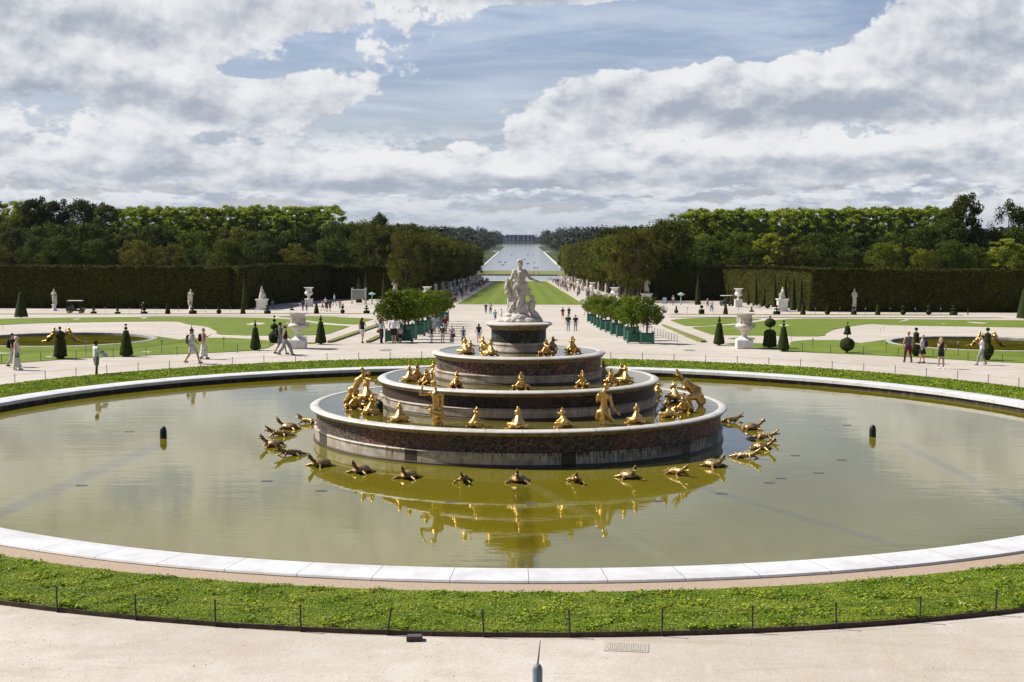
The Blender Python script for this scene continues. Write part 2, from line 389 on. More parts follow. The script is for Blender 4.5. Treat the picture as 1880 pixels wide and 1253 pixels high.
def round_marble(name, kind, n=40):
    m, k, b, o = new_mat(name); p = k.n('ShaderNodeNewGeometry').outputs['Position']
    x, y, z = k.sep(p); a = k.m('ADD', k.m('ARCTAN2', y, x), 3.2)
    seg = k.m('FLOOR', k.m('ADD', k.m('MULTIPLY', a, n/(2*math.pi)), .5)); r = k.white(seg)
    j = joints(k, a, n, .00015 if kind != 'coping' else .00004)
    if kind == 'wall':
        v = k.noise(p, 5.5, 8, .72, 1.6); ve = k.vor(k.vm('ADD', p, k.xyz(v, v, v)), 5., feature='DISTANCE_TO_EDGE')
        c = k.mix(k.rng(v, .38, .66), (.026, .010, .008), (.235, .062, .045))
        c = k.mix(k.rng(r, .50, .62), c, k.mix(k.rng(v, .4, .6), (.014, .011, .009), (.055, .036, .026)))
        c = k.mix(k.rng(ve, .0, .06, .75, 0.), c, (.40, .33, .26)); c = k.mix(k.rng(k.noise(p, 17., 4, .7), .54, .64, 0, .6), c, (.40, .33, .27))
        rough = .55; b.inputs['Specular IOR Level'].default_value = .22
    elif kind == 'green':
        v = k.noise(p, 7., 8, .7, 2.); ve = k.vor(k.vm('ADD', p, k.xyz(v, v, v)), 4., feature='DISTANCE_TO_EDGE')
        c = k.mix(k.rng(v, .4, .65), (.010, .016, .012), (.035, .042, .034)); c = k.mix(k.rng(ve, 0, .03, .7, 0.), c, (.36, .36, .31)); rough = .55; b.inputs['Specular IOR Level'].default_value = .22
    elif kind == 'dark':
        v = k.noise(p, 5., 8, .7, 2.); ve = k.vor(k.vm('ADD', p, k.xyz(v, v, v)), 3.5, feature='DISTANCE_TO_EDGE')
        c = k.mix(k.rng(v, .4, .65), (.014, .012, .010), (.05, .038, .028)); c = k.mix(k.rng(ve, 0, .025, .55, 0.), c, (.33, .30, .26))
        c = k.mix(k.rng(r, .7, .8, 0, .5), c, (.10, .055, .04)); rough = .55; b.inputs['Specular IOR Level'].default_value = .22
    elif kind == 'base':
        c = k.mix(k.rng(k.noise(p, 3., 6, .6), .3, .7), (.66, .62, .54), (.40, .33, .24))
        c = k.mix(k.rng(r, .5, .9, 0, .4), c, (.5, .36, .22))
        st = k.noise(k.xyz(k.m('MULTIPLY', a, 70.), k.m('MULTIPLY', z, 1.2), 0.), 1., 6, .75)
        low = k.rng(z, .15, .5, 1., .35)
        fine = k.white(k.m('ADD', k.m('FLOOR', k.m('ADD', k.m('MULTIPLY', a, n*2.9/(2*math.pi)), .5)), 40.3)); wet = k.rng(x, -5., 5., -.10, .05)
        slab = k.m('MULTIPLY', k.rng(k.m('ADD', fine, wet), .74, .76), k.rng(st, .25, .45))
        drip = k.m('MULTIPLY', k.rng(k.m('ADD', k.m('ADD', st, wet), k.m('MULTIPLY', k.m('POWER', r, 3.), .13)), .50, .60), k.rng(k.m('ADD', z, k.m('MULTIPLY', st, .3)), -.2, .2, .25, 1.))
        dirt = k.m('MULTIPLY', k.m('MAXIMUM', slab, drip), low)
        c = k.mix(k.rng(k.m('ABSOLUTE', k.m('SUBTRACT', k.noise(p, 3.2, 8, .7, 2.), .5)), 0., .02, .5, 0.), c, (.2, .17, .13))
        c = k.mix(k.m('MULTIPLY', dirt, .94), c, (.03, .024, .017))
        zn = k.m('ADD', z, k.m('MULTIPLY', k.m('SUBTRACT', st, .5), .05))
        for za, zb in ((-.6, -.265), (.7, .88), (1.6, 1.80), (2.5, 2.69)): c = k.mix(k.m('MULTIPLY', k.m('MULTIPLY', k.m('GREATER_THAN', zn, za), k.m('LESS_THAN', zn, zb)), .88), c, (.035, .03, .015)); rough = .5
    else:
        c = k.mix(k.rng(k.noise(p, 1.2, 7, .65), .35, .7), *(((.74, .70, .62), (.52, .48, .40)) if kind == 'rim' else ((.80, .795, .78), (.62, .61, .59))))
        vn = k.noise(p, 2.6, 8, .65, 2.5)
        c = k.mix(k.rng(k.m('ABSOLUTE', k.m('SUBTRACT', vn, .5)), 0., .03, .22, 0.), c, (.42, .43, .45))
        c = k.mix(k.rng(r, .0, 1., 0, .2), c, (.55, .53, .48)); c = k.mix(k.rng(k.noise(p, 9., 6, .75), .58, .72, 0, .55), c, (.33, .30, .25)); c = k.mix(k.rng(k.noise(p, .7, 4, .6), .45, .7, 0, .3), c, (.56, .54, .48))
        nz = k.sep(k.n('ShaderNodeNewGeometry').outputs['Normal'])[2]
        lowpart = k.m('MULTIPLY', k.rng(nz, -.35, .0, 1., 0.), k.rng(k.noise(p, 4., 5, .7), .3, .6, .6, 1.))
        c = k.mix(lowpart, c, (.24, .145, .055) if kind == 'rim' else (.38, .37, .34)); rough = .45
    c = k.mix(j, c, (.05, .04, .03))
    k.L.new(c, b.inputs['Base Color']); b.inputs['Roughness'].default_value = rough
    bump(k, b, k.noise(p, 12., 5, .6), .15, .01); return m

M = {}
M['gravel'] = gravel_mat()
M['sandstrip'] = basic('pink_gravel', (.50, .38, .27), (.36, .27, .19), 30., .95, bmp=.6, coord='World')
M['lawn'] = lawn_mat('lawn', (.13, .195, .016), (.20, .255, .032), fine=14.)
M['lawnfar'] = lawn_mat('long_lawn', (.125, .185, .015), (.175, .225, .025), True, 6.)
M['bank'] = lawn_mat('bank_grass', (.04, .065, .010), (.07, .10, .014), fine=.5)
M['turf'] = lawn_mat('turf', (.12, .19, .016), (.20, .25, .03))
M['drygrass'] = lawn_mat('dry_grass', (.20, .21, .06), (.27, .26, .09))
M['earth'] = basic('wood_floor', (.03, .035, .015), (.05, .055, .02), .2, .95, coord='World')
M['water'] = water_mat('pool_water', (.165, .138, .004), (.178, .154, .014), .8, lines=[(-12.1, -2.2, -13.4, -16., .35, (.03, .035, .02)), (13.2, -1.2, 13.6, -14.5, .22, (.04, .045, .02)), (.2, -9.5, 3.7, -20.5, .22, (.22, .20, .06)), (.1, -9.9, .3, -21.4, .25, (.05, .042, .003)), (4.5, -9., 9.5, -19., .2, (.10, .09, .03))])  # middle bands paint a reflected shadow and a faint light streak into the colour
M['water2'] = water_mat('tier_water', (.10, .085, .008), (.12, .10, .012), .5)
M['pond'] = basic('pond_water', (.040, .040, .004), (.075, .068, .008), .5, .6, .0, bmp=.03, coord='World')
M['canal'] = water_mat('canal_water', (.10, .12, .12), (.12, .14, .14), .6, .12)
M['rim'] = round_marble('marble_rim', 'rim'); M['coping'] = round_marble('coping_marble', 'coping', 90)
M['wall'] = round_marble('red_marble', 'wall', 26); M['green'] = round_marble('green_marble', 'green', 8); M['dark'] = round_marble('dark_marble', 'dark', 22)
M['base'] = round_marble('stained_blocks', 'base', 34)
M['darkwall'] = basic('wet_basin_wall', (.035, .03, .018), (.16, .125, .08), 3., .8, bmp=.6, coord='World', lo=.45, hi=.75)
def gold_mat():
    m, k, b, o = new_mat('gilding'); co = k.n('ShaderNodeTexCoord').outputs['Object']
    n = k.noise(co, 9., 6, .65)
    c = k.mix(k.rng(n, .35, .65), (.90, .58, .20), (.62, .36, .09))
    c = k.mix(k.rng(k.noise(co, 3., 5, .7), .56, .75, 0, .75), c, (.12, .07, .025))
    k.L.new(c, b.inputs['Base Color']); b.inputs['Metallic'].default_value = .8; b.inputs['Roughness'].default_value = .36
    bump(k, b, k.noise(co, 22., 4, .6), .35, .02); return m
M['gold'] = gold_mat()
def weath(name, c1, c2, metal, rough):
    m, k, b, o = new_mat(name); co = k.n('ShaderNodeTexCoord').outputs['Object']
    c = k.mix(k.rng(k.noise(co, 6., 6, .7), .38, .62), c1, c2)
    k.L.new(c, b.inputs['Base Color']); b.inputs['Metallic'].default_value = metal; b.inputs['Roughness'].default_value = rough
    bump(k, b, k.vor(co, 14.), .5, .02); return m
M['oldgold'] = weath('worn_gilding', (.50, .34, .15), (.18, .115, .045), .65, .42)
def stone_mat():
    m, k, b, o = new_mat('white_marble'); co = k.n('ShaderNodeTexCoord').outputs['Object']
    c = k.mix(k.rng(k.noise(co, 3.2, 6, .65), .35, .65), (.66, .62, .55), (.50, .45, .37))
    c = k.mix(k.rng(k.noise(k.vm('MULTIPLY', co, (3., 3., .8)), 3., 6, .7), .55, .70, 0, .7), c, (.25, .20, .15))
    k.L.new(c, b.inputs['Base Color']); b.inputs['Roughness'].default_value = .6
    bump(k, b, k.noise(co, 9., 5, .6), .3, .03); return m
M['stone'] = stone_mat()
M['whitestone'] = basic('clean_marble', (.80, .79, .77), (.66, .64, .60), 2.5, .6, .5, bmp=.25, bscale=8., coord='Object')
M['iron'] = basic('dark_iron', (.022, .020, .018), (.05, .04, .032), 20., .6)
M['edging'] = basic('rusty_edging', (.035, .022, .015), (.075, .045, .03), 9., .8, coord='World')
M['black'] = basic('black_rubber', (.012, .012, .012), None, rough=.5)
M['planter'] = basic('green_planks', (.022, .125, .085), (.035, .17, .12), 6., .5, bmp=.2)
M['planterfr'] = basic('green_frame', (.05, .22, .17), (.08, .28, .22), 6., .45)
M['palegreen'] = basic('pale_green_paint', (.25, .42, .33), (.32, .5, .4), 6., .5)
M['yew'] = basic('yew', (.013, .022, .004), (.045, .058, .009), 9., .8, .15, bmp=1., bscale=16., rand=.25, dist=.08, lo=.3, hi=.7)
M['hedge'] = basic('clipped_hedge', (.006, .012, .0015), (.062, .062, .006), 3.6, .9, .08, bmp=1., bscale=5., coord='World', detail=10, dist=.25)
M['leafA'] = foliage('dark_green_leaves', (.036, .058, .004), (.090, .112, .009), .35, leaf=True)
M['leafB'] = foliage('mid_green_leaves', (.080, .115, .006), (.160, .190, .014), .35, leaf=True)
M['leafC'] = foliage('light_green_leaves', (.22, .29, .022), (.34, .40, .04), .35, rand=.12, trans=.45, leaf=True)
M['leafD'] = foliage('russet_leaves', (.055, .088, .006), (.125, .095, .013), .45, rand=.15, leaf=True)
M['leafE'] = foliage('olive_leaves', (.085, .095, .008), (.16, .15, .018), .35, leaf=True)
M['hedgeleaf'] = foliage('hedge_leaves', (.022, .030, .003), (.11, .10, .010), .5, rand=0, leaf=True)
M['citrus'] = foliage('citrus_leaves', (.060, .105, .007), (.155, .20, .016), 1.2, leaf=True)
def clover_mat():
    m, k, b, o = new_mat('turf_leaves'); p = k.n('ShaderNodeNewGeometry').outputs['Position']; isl = k.n('ShaderNodeNewGeometry').outputs['Random Per Island']
    c = k.mix(k.rng(k.noise(p, 1.1, 6, .65), .35, .65), (.16, .27, .010), (.34, .41, .035))
    c = k.mix(k.rng(k.noise(p, 3.1, 5, .7), .56, .70, 0, .7), c, (.30, .27, .08))
    c = k.mix(k.rng(isl, .93, .97), c, (.48, .50, .25)); c = k.mix(k.rng(isl, .0, .12, .8, 0.), c, (.10, .07, .02))
    hs = k.n('ShaderNodeHueSaturation'); k.put(hs.inputs['Color'], c); k.L.new(k.rng(k.m('FRACT', k.m('MULTIPLY', isl, 13.7)), 0, 1, .55, 1.45, 'LINEAR'), hs.inputs['Value'])
    b.inputs['Roughness'].default_value = .7; b.inputs['Specular IOR Level'].default_value = .15; k.L.new(hs.outputs[0], b.inputs['Base Color'])
    t = k.n('ShaderNodeBsdfTranslucent'); k.L.new(hs.outputs[0], t.inputs[0]); mx = k.n('ShaderNodeMixShader'); mx.inputs[0].default_value = .3
    k.L.new(b.outputs[0], mx.inputs[1]); k.L.new(t.outputs[0], mx.inputs[2]); k.L.new(mx.outputs[0], o.inputs[0]); return m
M['clover'] = clover_mat()
M['far'] = foliage('distant_leaves', (.020, .032, .010), (.032, .048, .014), .01, rand=0, trans=0, leaf=True)
M['bark'] = basic('bark', (.045, .035, .025), (.09, .07, .05), 6., .9, bmp=.6)
M['soil'] = basic('soil', (.05, .035, .02), (.08, .06, .04), 10., .95)

# ------------------------------------------------------------------ ground, lawns, water
def struct(name, mb, mat, fix=False, smooth=False): return tag(mb.build(name, mat, smooth=smooth, fix=fix), kind='structure')
def terrain():
    b = MB(); Y1 = 88.6-CD; x0, x1, y0 = -500., 500., -110.
    n = 360; ring = []; rect = []
    for i in range(n):
        a = 2*math.pi*i/n; c, s = math.cos(a), math.sin(a); ring.append((22.3*c, 22.3*s, -.2))
        t = min((x1/c if c > 1e-9 else 1e9), (x0/c if c < -1e-9 else 1e9), (Y1/s if s > 1e-9 else 1e9), (y0/s if s < -1e-9 else 1e9))
        rect.append((t*c, t*s, -.2))
    b.add(ring+rect, [(i, i+n, (i+1) % n+n, (i+1) % n) for i in range(n)])
    # corners of the flat part
    for sx, sy in ((x0, y0), (x1, y0), (x0, Y1), (x1, Y1)):
        near = sorted(range(n), key=lambda i: (rect[i][0]-sx)**2+(rect[i][1]-sy)**2)[:2]
        b.add([(sx, sy, -.2), rect[near[0]], rect[near[1]]], [(0, 1, 2)])
    xs = [-6000, -2500, -1000, -500, -300, -200, -120, -60, -30, -20, -14, -12]+[-11.4+.2*i for i in range(115)]+[12, 14, 20, 30, 60, 120, 200, 300, 500, 1000, 2500, 6000]
    ds = [88.6+.5*i for i in range(14)]+[96, 98, 101, 105, 110]+[115+5*i for i in range(22)]+[225, 235, 250, 300, 400, 500, 633, 660, 700, 750, 800, 900, 1010, 1500, 2500, 4000, 9000]
    ds = sorted(set(ds)); nx = len(xs)
    b.add([(x, d-CD, gz(x, d-CD)) for d in ds for x in xs], [(j*nx+i, j*nx+i+1, (j+1)*nx+i+1, (j+1)*nx+i) for j in range(len(ds)-1) for i in range(nx-1)])
    me = b.mesh('ground', M['gravel'], fix=False)
    bm = bmesh.new(); bm.from_mesh(me); bmesh.ops.remove_doubles(bm, verts=bm.verts, dist=.001)
    for f in bm.faces:
        if f.normal.z < 0: f.normal_flip()
    bm.to_mesh(me); bm.free()
    return tag(link('gravel_ground', me), kind='structure')
terrain()
def poly_px(name, pts, mat, h=.012):
    """a flat shape laid on the ground, its outline smoothed and given a small thickness"""
    P3 = [gp(x, y) for x, y in pts]
    return poly(name, [(p.x, p.y) for p in P3], mat, h)
def poly(name, pts, mat, h=.012, cuts=True):
    bm = bmesh.new(); vs = []
    n = len(pts); out = []
    for i in range(n):                                           # resample long edges
        a, b = Vector(pts[i]), Vector(pts[(i+1) % n]); k = max(1, int((b-a).length/2.5))
        for j in range(k): out.append(a+(b-a)*j/k)
    if cuts:
        n = len(out); out = [(out[i-1]+2*out[i]+out[(i+1) % n])/4 for i in range(n)]
    for p in out: vs.append(bm.verts.new((p.x, p.y, gz(p.x, p.y)+h)))
    f = bm.faces.new(vs); f.normal_update()
    if f.normal.z < 0: f.normal_flip()
    ex = bmesh.ops.extrude_face_region(bm, geom=[f])
    for v in [e for e in ex['geom'] if isinstance(e, bmesh.types.BMVert)]: pass
    for v in vs: v.co.z -= h+.03
    bmesh.ops.triangulate(bm, faces=bm.faces); bmesh.ops.recalc_face_normals(bm, faces=bm.faces)
    me = bpy.data.meshes.new(name); bm.to_mesh(me); bm.free(); me.materials.append(mat)
    return tag(link(name, me), kind='structure')
L = [  # lawns of the parterre, outlines read from the photograph and laid on the slope
 [(-60, 650), (64, 649), (185, 644), (210, 640), (300, 632), (353, 620.6), (440, 620), (462, 624), (497, 627), (512, 628), (504, 633), (480, 646), (389, 647.5), (300, 652.6), (160, 656.5), (48, 664), (-60, 678)],
 [(-60, 587), (100, 584), (300, 582), (480, 583.8), (530, 586.5), (558, 591), (600, 597.4), (645, 599), (600, 615), (570, 617), (440, 616.6), (396, 615.4), (399, 609.5), (380, 600), (348, 597), (327, 591), (300, 590.3), (150, 592.5), (60, 594), (-60, 601)],
 [(500, 582), (600, 581.8), (688, 586), (653, 597), (600, 593.5), (563, 588.5), (536, 584.5)],
 [(520, 618), (545, 616), (577, 619.5), (560, 623), (525, 623)],
 [(506, 634), (514, 629.5), (600, 628.5), (606, 633)],
 [(1228.6, 588), (1273, 584.5), (1340, 583.6), (1402, 586), (1354, 593.5), (1310, 598), (1260, 600)],
 [(1267, 601.4), (1354, 597), (1402, 589.5), (1470, 585.2), (1600, 586), (1940, 589.5), (1940, 603), (1628, 597.5), (1596, 595), (1566, 599), (1529, 606), (1513, 614), (1518, 619), (1450, 619), (1402, 615.5), (1311, 616.8)],
 [(1450, 628), (1470, 624), (1545, 624.6), (1590, 633), (1660, 641), (1749, 649), (1940, 654), (1940, 674), (1787, 662.5), (1590, 651.7), (1470, 647.5), (1427, 645.5), (1419, 640.5), (1450, 640)],
 [(1328, 622), (1350, 619.5), (1395, 620.5), (1402, 624), (1340, 626)],
 [(1315, 634.5), (1316, 629), (1420, 631), (1436, 640), (1432, 645), (1415, 641), (1380, 637)],
]
for pts in L: poly_px('lawn', pts, M['lawn'], .03)
for pts in ([(445, 597.5), (470, 592.5), (492, 594), (475, 598)], [(248, 648), (262, 645), (286, 647), (280, 649.5)], [(72, 657), (88, 654), (104, 655), (98, 658)],
            [(125, 587.5), (150, 585), (142, 588)], [(252, 584), (272, 582.8), (266, 586)], [(1424, 597.5), (1440, 596), (1452, 598), (1440, 600)], [(1648, 592), (1665, 586.8), (1672, 588)],
            [(1716, 594.5), (1735, 594), (1741, 596)], [(1768, 591.5), (1790, 592), (1824, 594.5), (1800, 595.5)]):
    poly_px('sand_inlay', pts, M['gravel'], .036)
for pts in ([(-60, 576.6), (690, 575.4), (690, 576.6), (-60, 577.9)], [(1225, 577), (1775, 578.2), (1775, 579.5), (1225, 578.3)]):
    poly_px('grass_strip', pts, M['drygrass'], .02)
for pts in ([(1222, 582.2), (1850, 583.8), (1850, 584.7), (1222, 583.2)], [(250, 580.6), (650, 580.4), (650, 581), (250, 581.2)]):
    poly_px('drain_channel', pts, M['edging'], .02)
for pts in ([(691, 597), (696, 600), (608, 631), (596, 631)], [(696, 617), (700, 620), (678, 630.6), (668, 630.6)], [(1212, 597.4), (1219, 598), (1302, 629.5), (1284, 630)]):
    poly_px('grass_border', pts, M['drygrass'], .12)
poly('long_lawn', [(-11.4, 250.3-CD), (11.4, 250.3-CD), (11.4, 633-CD), (-11.4, 633-CD)], M['lawnfar'], .05, False)
poly('meadow', [(-24, 796-CD), (24, 796-CD), (60, 1012-CD), (-60, 1012-CD)], M['drygrass'], .08, False)
poly('far_basin_water', [(-22, 706-CD), (22, 706-CD), (24, 720-CD), (24, 775-CD), (20, 788-CD), (-20, 788-CD), (-24, 775-CD), (-24, 720-CD)], M['canal'], .06, False)
for sx in (-1, 1):
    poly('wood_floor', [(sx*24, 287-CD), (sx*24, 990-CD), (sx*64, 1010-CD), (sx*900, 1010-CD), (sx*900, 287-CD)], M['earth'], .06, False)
    poly('bank_lawn', [(sx*31.5, 1012-CD), (sx*31.5, 1930-CD), (sx*900, 1930-CD), (sx*900, 1012-CD)], M['bank'], .06, False)
    poly('bank_lawn', [(sx*31.5, 2080-CD), (sx*31.5, 2700-CD), (sx*900, 2700-CD), (sx*900, 2080-CD)], M['bank'], .06, False)
poly('far_meadow', [(-1500, 3080-CD), (1500, 3080-CD), (3000, 8500-CD), (-3000, 8500-CD)], M['bank'], .06, False)
b = MB(); zc = gz(0, 1000)+.0
for (xa, xb, da, db) in ((-31, 31, 1014, 1930), (-160, 160, 1934, 2078), (-31, 31, 2082, 2700), (-62, 62, 2704, 3080)):
    b.add([(xa, da-CD, gz(0, da-CD)+.12), (xb, da-CD, gz(0, da-CD)+.12), (xb, db-CD, gz(0, db-CD)+.12), (xa, db-CD, gz(0, db-CD)+.12)], [(0, 1, 2, 3)])
struct('canal_water', b, M['canal'])
for sx in (-1, 1):                               # pale stone edges of the canal
    b = MB(); b.box(sx*31.2-.8, sx*31.2+.8, 1013-CD, 1931-CD, -21.5, -21.0); struct('canal_kerb', b, M['whitestone'], True)
b = MB(); b.box(-24, 24, 790-CD, 791.5-CD, -18, -17.2); struct('basin_kerb', b, M['darkwall'], True)

def orad(a): return 25.75+1.7*ss((math.sin(a)*25+10)/35)       # outer edge of the grass ring; a from +X
def ringband(name, mat, r0, r1, z0, z1, n=360, a0=0, a1=2*math.pi):
    b = MB(); vs = []; f = []
    for i in range(n+1):
        a = a0+(a1-a0)*i/n; ra = r0(a) if callable(r0) else r0; rb = r1(a) if callable(r1) else r1
        vs += [(ra*math.cos(a), ra*math.sin(a), z0), (rb*math.cos(a), rb*math.sin(a), z1)]
    for i in range(n): f.append((2*i, 2*i+1, 2*i+3, 2*i+2))
    b.add(vs, f); return b
struct('grass_ring', ringband('g', None, 23.15, orad, -.075, -.115), M['turf'])
struct('gravel_strip', ringband('g', None, 22.4, 23.22, -.07, -.078), M['sandstrip'])
def arc_wall(r, z0, z1, th, n=360):
    b = MB(); vs = []; f = []
    for i in range(n):
        a = 2*math.pi*i/n; R0 = r(a) if callable(r) else r; c, s = math.cos(a), math.sin(a); w = random.uniform(-.012, .012)
        vs += [(R0*c, R0*s, z0), (R0*c, R0*s, z1+w), ((R0+th)*c, (R0+th)*s, z1+w), ((R0+th)*c, (R0+th)*s, z0)]
    for i in range(n):
        j = (i+1) % n
        for q in range(3): f.append((4*i+q, 4*i+q+1, 4*j+q+1, 4*j+q))
    b.add(vs, f); return b
e = arc_wall(lambda a: orad(a)+.005, -.3, -.115, .03).build('edging', M['edging']); tag(e, 'dark rusty metal edging strip round the grass ring', 'edging')
# coping and inner wall of the great round basin
bas = thing('round_basin', (0, 0, 0), 'great round basin with broad white marble coping around the fountain', 'basin')
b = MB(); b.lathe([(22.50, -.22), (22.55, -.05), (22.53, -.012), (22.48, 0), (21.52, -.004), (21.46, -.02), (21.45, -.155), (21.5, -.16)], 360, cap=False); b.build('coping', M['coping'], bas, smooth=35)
b = MB(); b.lathe([(21.52, -.15), (21.52, -.40), (21.50, -.42), (21.50, -1.3)], 360, cap=False, jit=0); b.build('inner_wall', M['darkwall'], bas, fix=True)
struct('pool_floor', MB().lathe([(0, -1.31), (21.6, -1.3)], 90, cap=False), M['darkwall'])
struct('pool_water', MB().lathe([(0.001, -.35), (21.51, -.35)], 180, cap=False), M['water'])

# near turf: small leaves and blades standing on the ring, denser where the picture sees them
def turf():
    rs = np.random.RandomState(3); N = 420000
    a = rs.uniform(R(180+12), R(360-12), N); u = rs.rand(N)
    ro = 25.74; r = 23.18+u*(ro-23.18)+rs.normal(0, .05, N)*(u < .06)
    x = r*np.cos(a); y = r*np.sin(a)
    keep = (np.abs(x) < .40*(y+CD)+.6); x, y, a = x[keep], y[keep], a[keep]; n = len(x)
    cl = np.array([mnoise.noise((x[i]*1.7, y[i]*1.7, 0)) for i in range(n)])
    tall = rs.rand(n)*(.5+.6*(cl > .0))
    s = .005+.014*rs.rand(n)**1.5*(1+1.*(cl > .15)); h = .006+.032*tall*(.8+.3*(cl > .1))
    th = rs.uniform(0, 2*np.pi, n); tilt = rs.uniform(-.9, .9, n)
    ux, uy = np.cos(th), np.sin(th); cx, cy = -uy, ux
    z0 = -.085+h
    dz = np.sin(tilt)*s; dc = np.cos(tilt)*s
    V = np.empty((n, 4, 3), np.float32)
    for k, (p, q) in enumerate(((-1, -.55), (1, -.55), (.7, 1), (-.7, 1))):
        V[:, k, 0] = x+ux*s*p+cx*dc*q; V[:, k, 1] = y+uy*s*p+cy*dc*q; V[:, k, 2] = z0+dz*q
    return V.reshape(-1, 3)
def quads(name, V, mat):
    n = len(V)//4; me = bpy.data.meshes.new(name); me.vertices.add(n*4); me.vertices.foreach_set('co', V.astype(np.float32).ravel())
    me.loops.add(n*4); me.loops.foreach_set('vertex_index', np.arange(n*4, dtype=np.int32)); me.polygons.add(n)
    me.polygons.foreach_set('loop_start', np.arange(0, n*4, 4, dtype=np.int32)); me.polygons.foreach_set('loop_total', np.full(n, 4, np.int32))
    me.materials.append(mat); me.update(calc_edges=True); return me
def far_turf():
    rs = np.random.RandomState(9); n = 110000; a = rs.uniform(R(-18), R(198), n); ro = 25.75+1.7*np.clip((np.sin(a)*25+10)/35, 0, 1)**2
    r = 22.6+rs.rand(n)*(ro-22.55); x = r*np.cos(a); y = r*np.sin(a); keep = np.abs(x) < .40*(y+CD)+.6; x, y = x[keep], y[keep]; n = len(x)
    th = rs.uniform(0, 6.28, n); s = .02+.03*rs.rand(n); tilt = rs.uniform(.2, 1.4, n); ux, uy = np.cos(th), np.sin(th); V = np.empty((n, 4, 3), np.float32)
    for k, (p, q) in enumerate(((-1, -.8), (1, -.8), (.5, 1), (-.5, 1))): V[:, k, 0] = x+ux*s*p-uy*np.cos(tilt)*s*q; V[:, k, 1] = y+uy*s*p+ux*np.cos(tilt)*s*q; V[:, k, 2] = -.085+.025+np.sin(tilt)*s*q
    return V.reshape(-1, 3)
tag(link('far_turf_grass', quads('far_turf', far_turf(), M['clover'])), 'mown grass on the far half of the turf ring', 'grass', kind='stuff')
def stones():
    rs = random.Random(8); b = MB()
    for i in range(4200):
        d = rs.uniform(19.5, 27) ; x = rs.uniform(-.4, .4)*d; y = d-CD
        if math.hypot(x, y) < orad(math.atan2(y, x))+.06+abs(rs.gauss(0, .0)): continue
        s_ = rs.uniform(.004, .011)*(1.6 if rs.random() < .06 else 1); b.add([(x-s_, y, -.2), (x, y-s_, -.2), (x+s_*rs.uniform(.7, 1.3), y, -.2), (x, y+s_, -.2), (x, y, -.2+s_*rs.uniform(.5, 1.1))], [(0, 1, 4), (1, 2, 4), (2, 3, 4), (3, 0, 4)])
    m, k, bs, o = new_mat('pebbles'); isl = k.n('ShaderNodeNewGeometry').outputs['Random Per Island']; k.L.new(k.mix(isl, (.10, .07, .045), (.80, .76, .68)), bs.inputs['Base Color']); bs.inputs['Roughness'].default_value = .9
    return b.build('loose_pebbles', m, fix=False)
tag(stones(), 'loose pebbles scattered over the gravel in front of the turf', 'pebbles', kind='stuff')
tag(link('turf_grass', quads('turf', turf(), M['clover'])), 'short clover and grass growing on the near ring of turf', 'grass', kind='stuff')

# ------------------------------------------------------------------ fountain
ft = thing('tiered_fountain', (0, 0, 0), 'tiered round marble fountain rising from the middle of the great basin', 'fountain')
def tier(nose, ztop, zund, rwall, zwb, zmb, rbase, zb, wallm, n=160):
    # nose radius, top of the rim, underside of the rim, wall radius, wall bottom, moulding bottom, base radius, base bottom
    b = MB(); b.lathe([(nose-.30, ztop-.10), (nose-.295, ztop-.02), (nose-.25, ztop), (nose-.14, ztop-.005), (nose-.04, ztop-.04), (nose, ztop-.07), (nose, ztop-.09),
                       (nose-.04, ztop-.105), (nose-.07, ztop-.15), (nose-.10, (ztop-.16+zund)/2), (rwall+.03, zund+.01), (rwall-.01, zund)], n, cap=False)
    t = b.build('rim', M['rim'], ft, smooth=60)
    MB().lathe([(rwall, zund+.012), (rwall, zwb-.01)], n, cap=False).build('marble_wall', M[wallm], ft, smooth=30)
    MB().lathe([(rwall-.01, zwb+.002), (rbase-.03, zwb), (rbase+.03, zwb-.02), (rbase+.035, (zwb+zmb)/2), (rbase+.01, zmb), (rbase-.02, zmb-.002)], n, cap=False).build('moulding', M['base'], ft, smooth=60)
    MB().lathe([(rbase-.015, zmb+.002), (rbase, zmb-.01), (rbase, zb), (rbase+.05, zb-.02), (rbase+.05, zb-.4)], n, cap=False).build('base_course', M['base'], ft, smooth=30)
    struct('tier_water', MB().lathe([(0.001, ztop-.03), (nose-.285, ztop-.03)], 120, cap=False), M['water2'])
tier(7.40, .83, .60, 7.18, .10, .03, 7.24, -.27, 'wall')
tier(5.02, 1.765, 1.54, 4.86, 1.18, 1.13, 4.93, .84, 'dark')
tier(3.10, 2.685, 2.45, 2.93, 2.06, 1.97, 2.99, 1.78, 'wall', 120)
b = MB(); b.lathe([(0.001, 3.70), (1.08, 3.70), (1.19, 3.665), (1.20, 3.62), (1.17, 3.585), (1.08, 3.55), (1.03, 3.49), (.99, 3.45), (.97, 3.44)], 80, cap=False); b.build('pedestal_slab', M['rim'], ft, smooth=50)
MB().lathe([(.975, 3.445), (.98, 2.99)], 80, cap=False).build('pedestal_drum', M['green'], ft, smooth=30)
MB().lathe([(.97, 3.0), (1.03, 2.985), (1.05, 2.93), (1.02, 2.875), (1.06, 2.86), (1.07, 2.80), (1.12, 2.74), (1.13, 2.60)], 80, cap=False).build('pedestal_base', M['base'], ft, smooth=40)

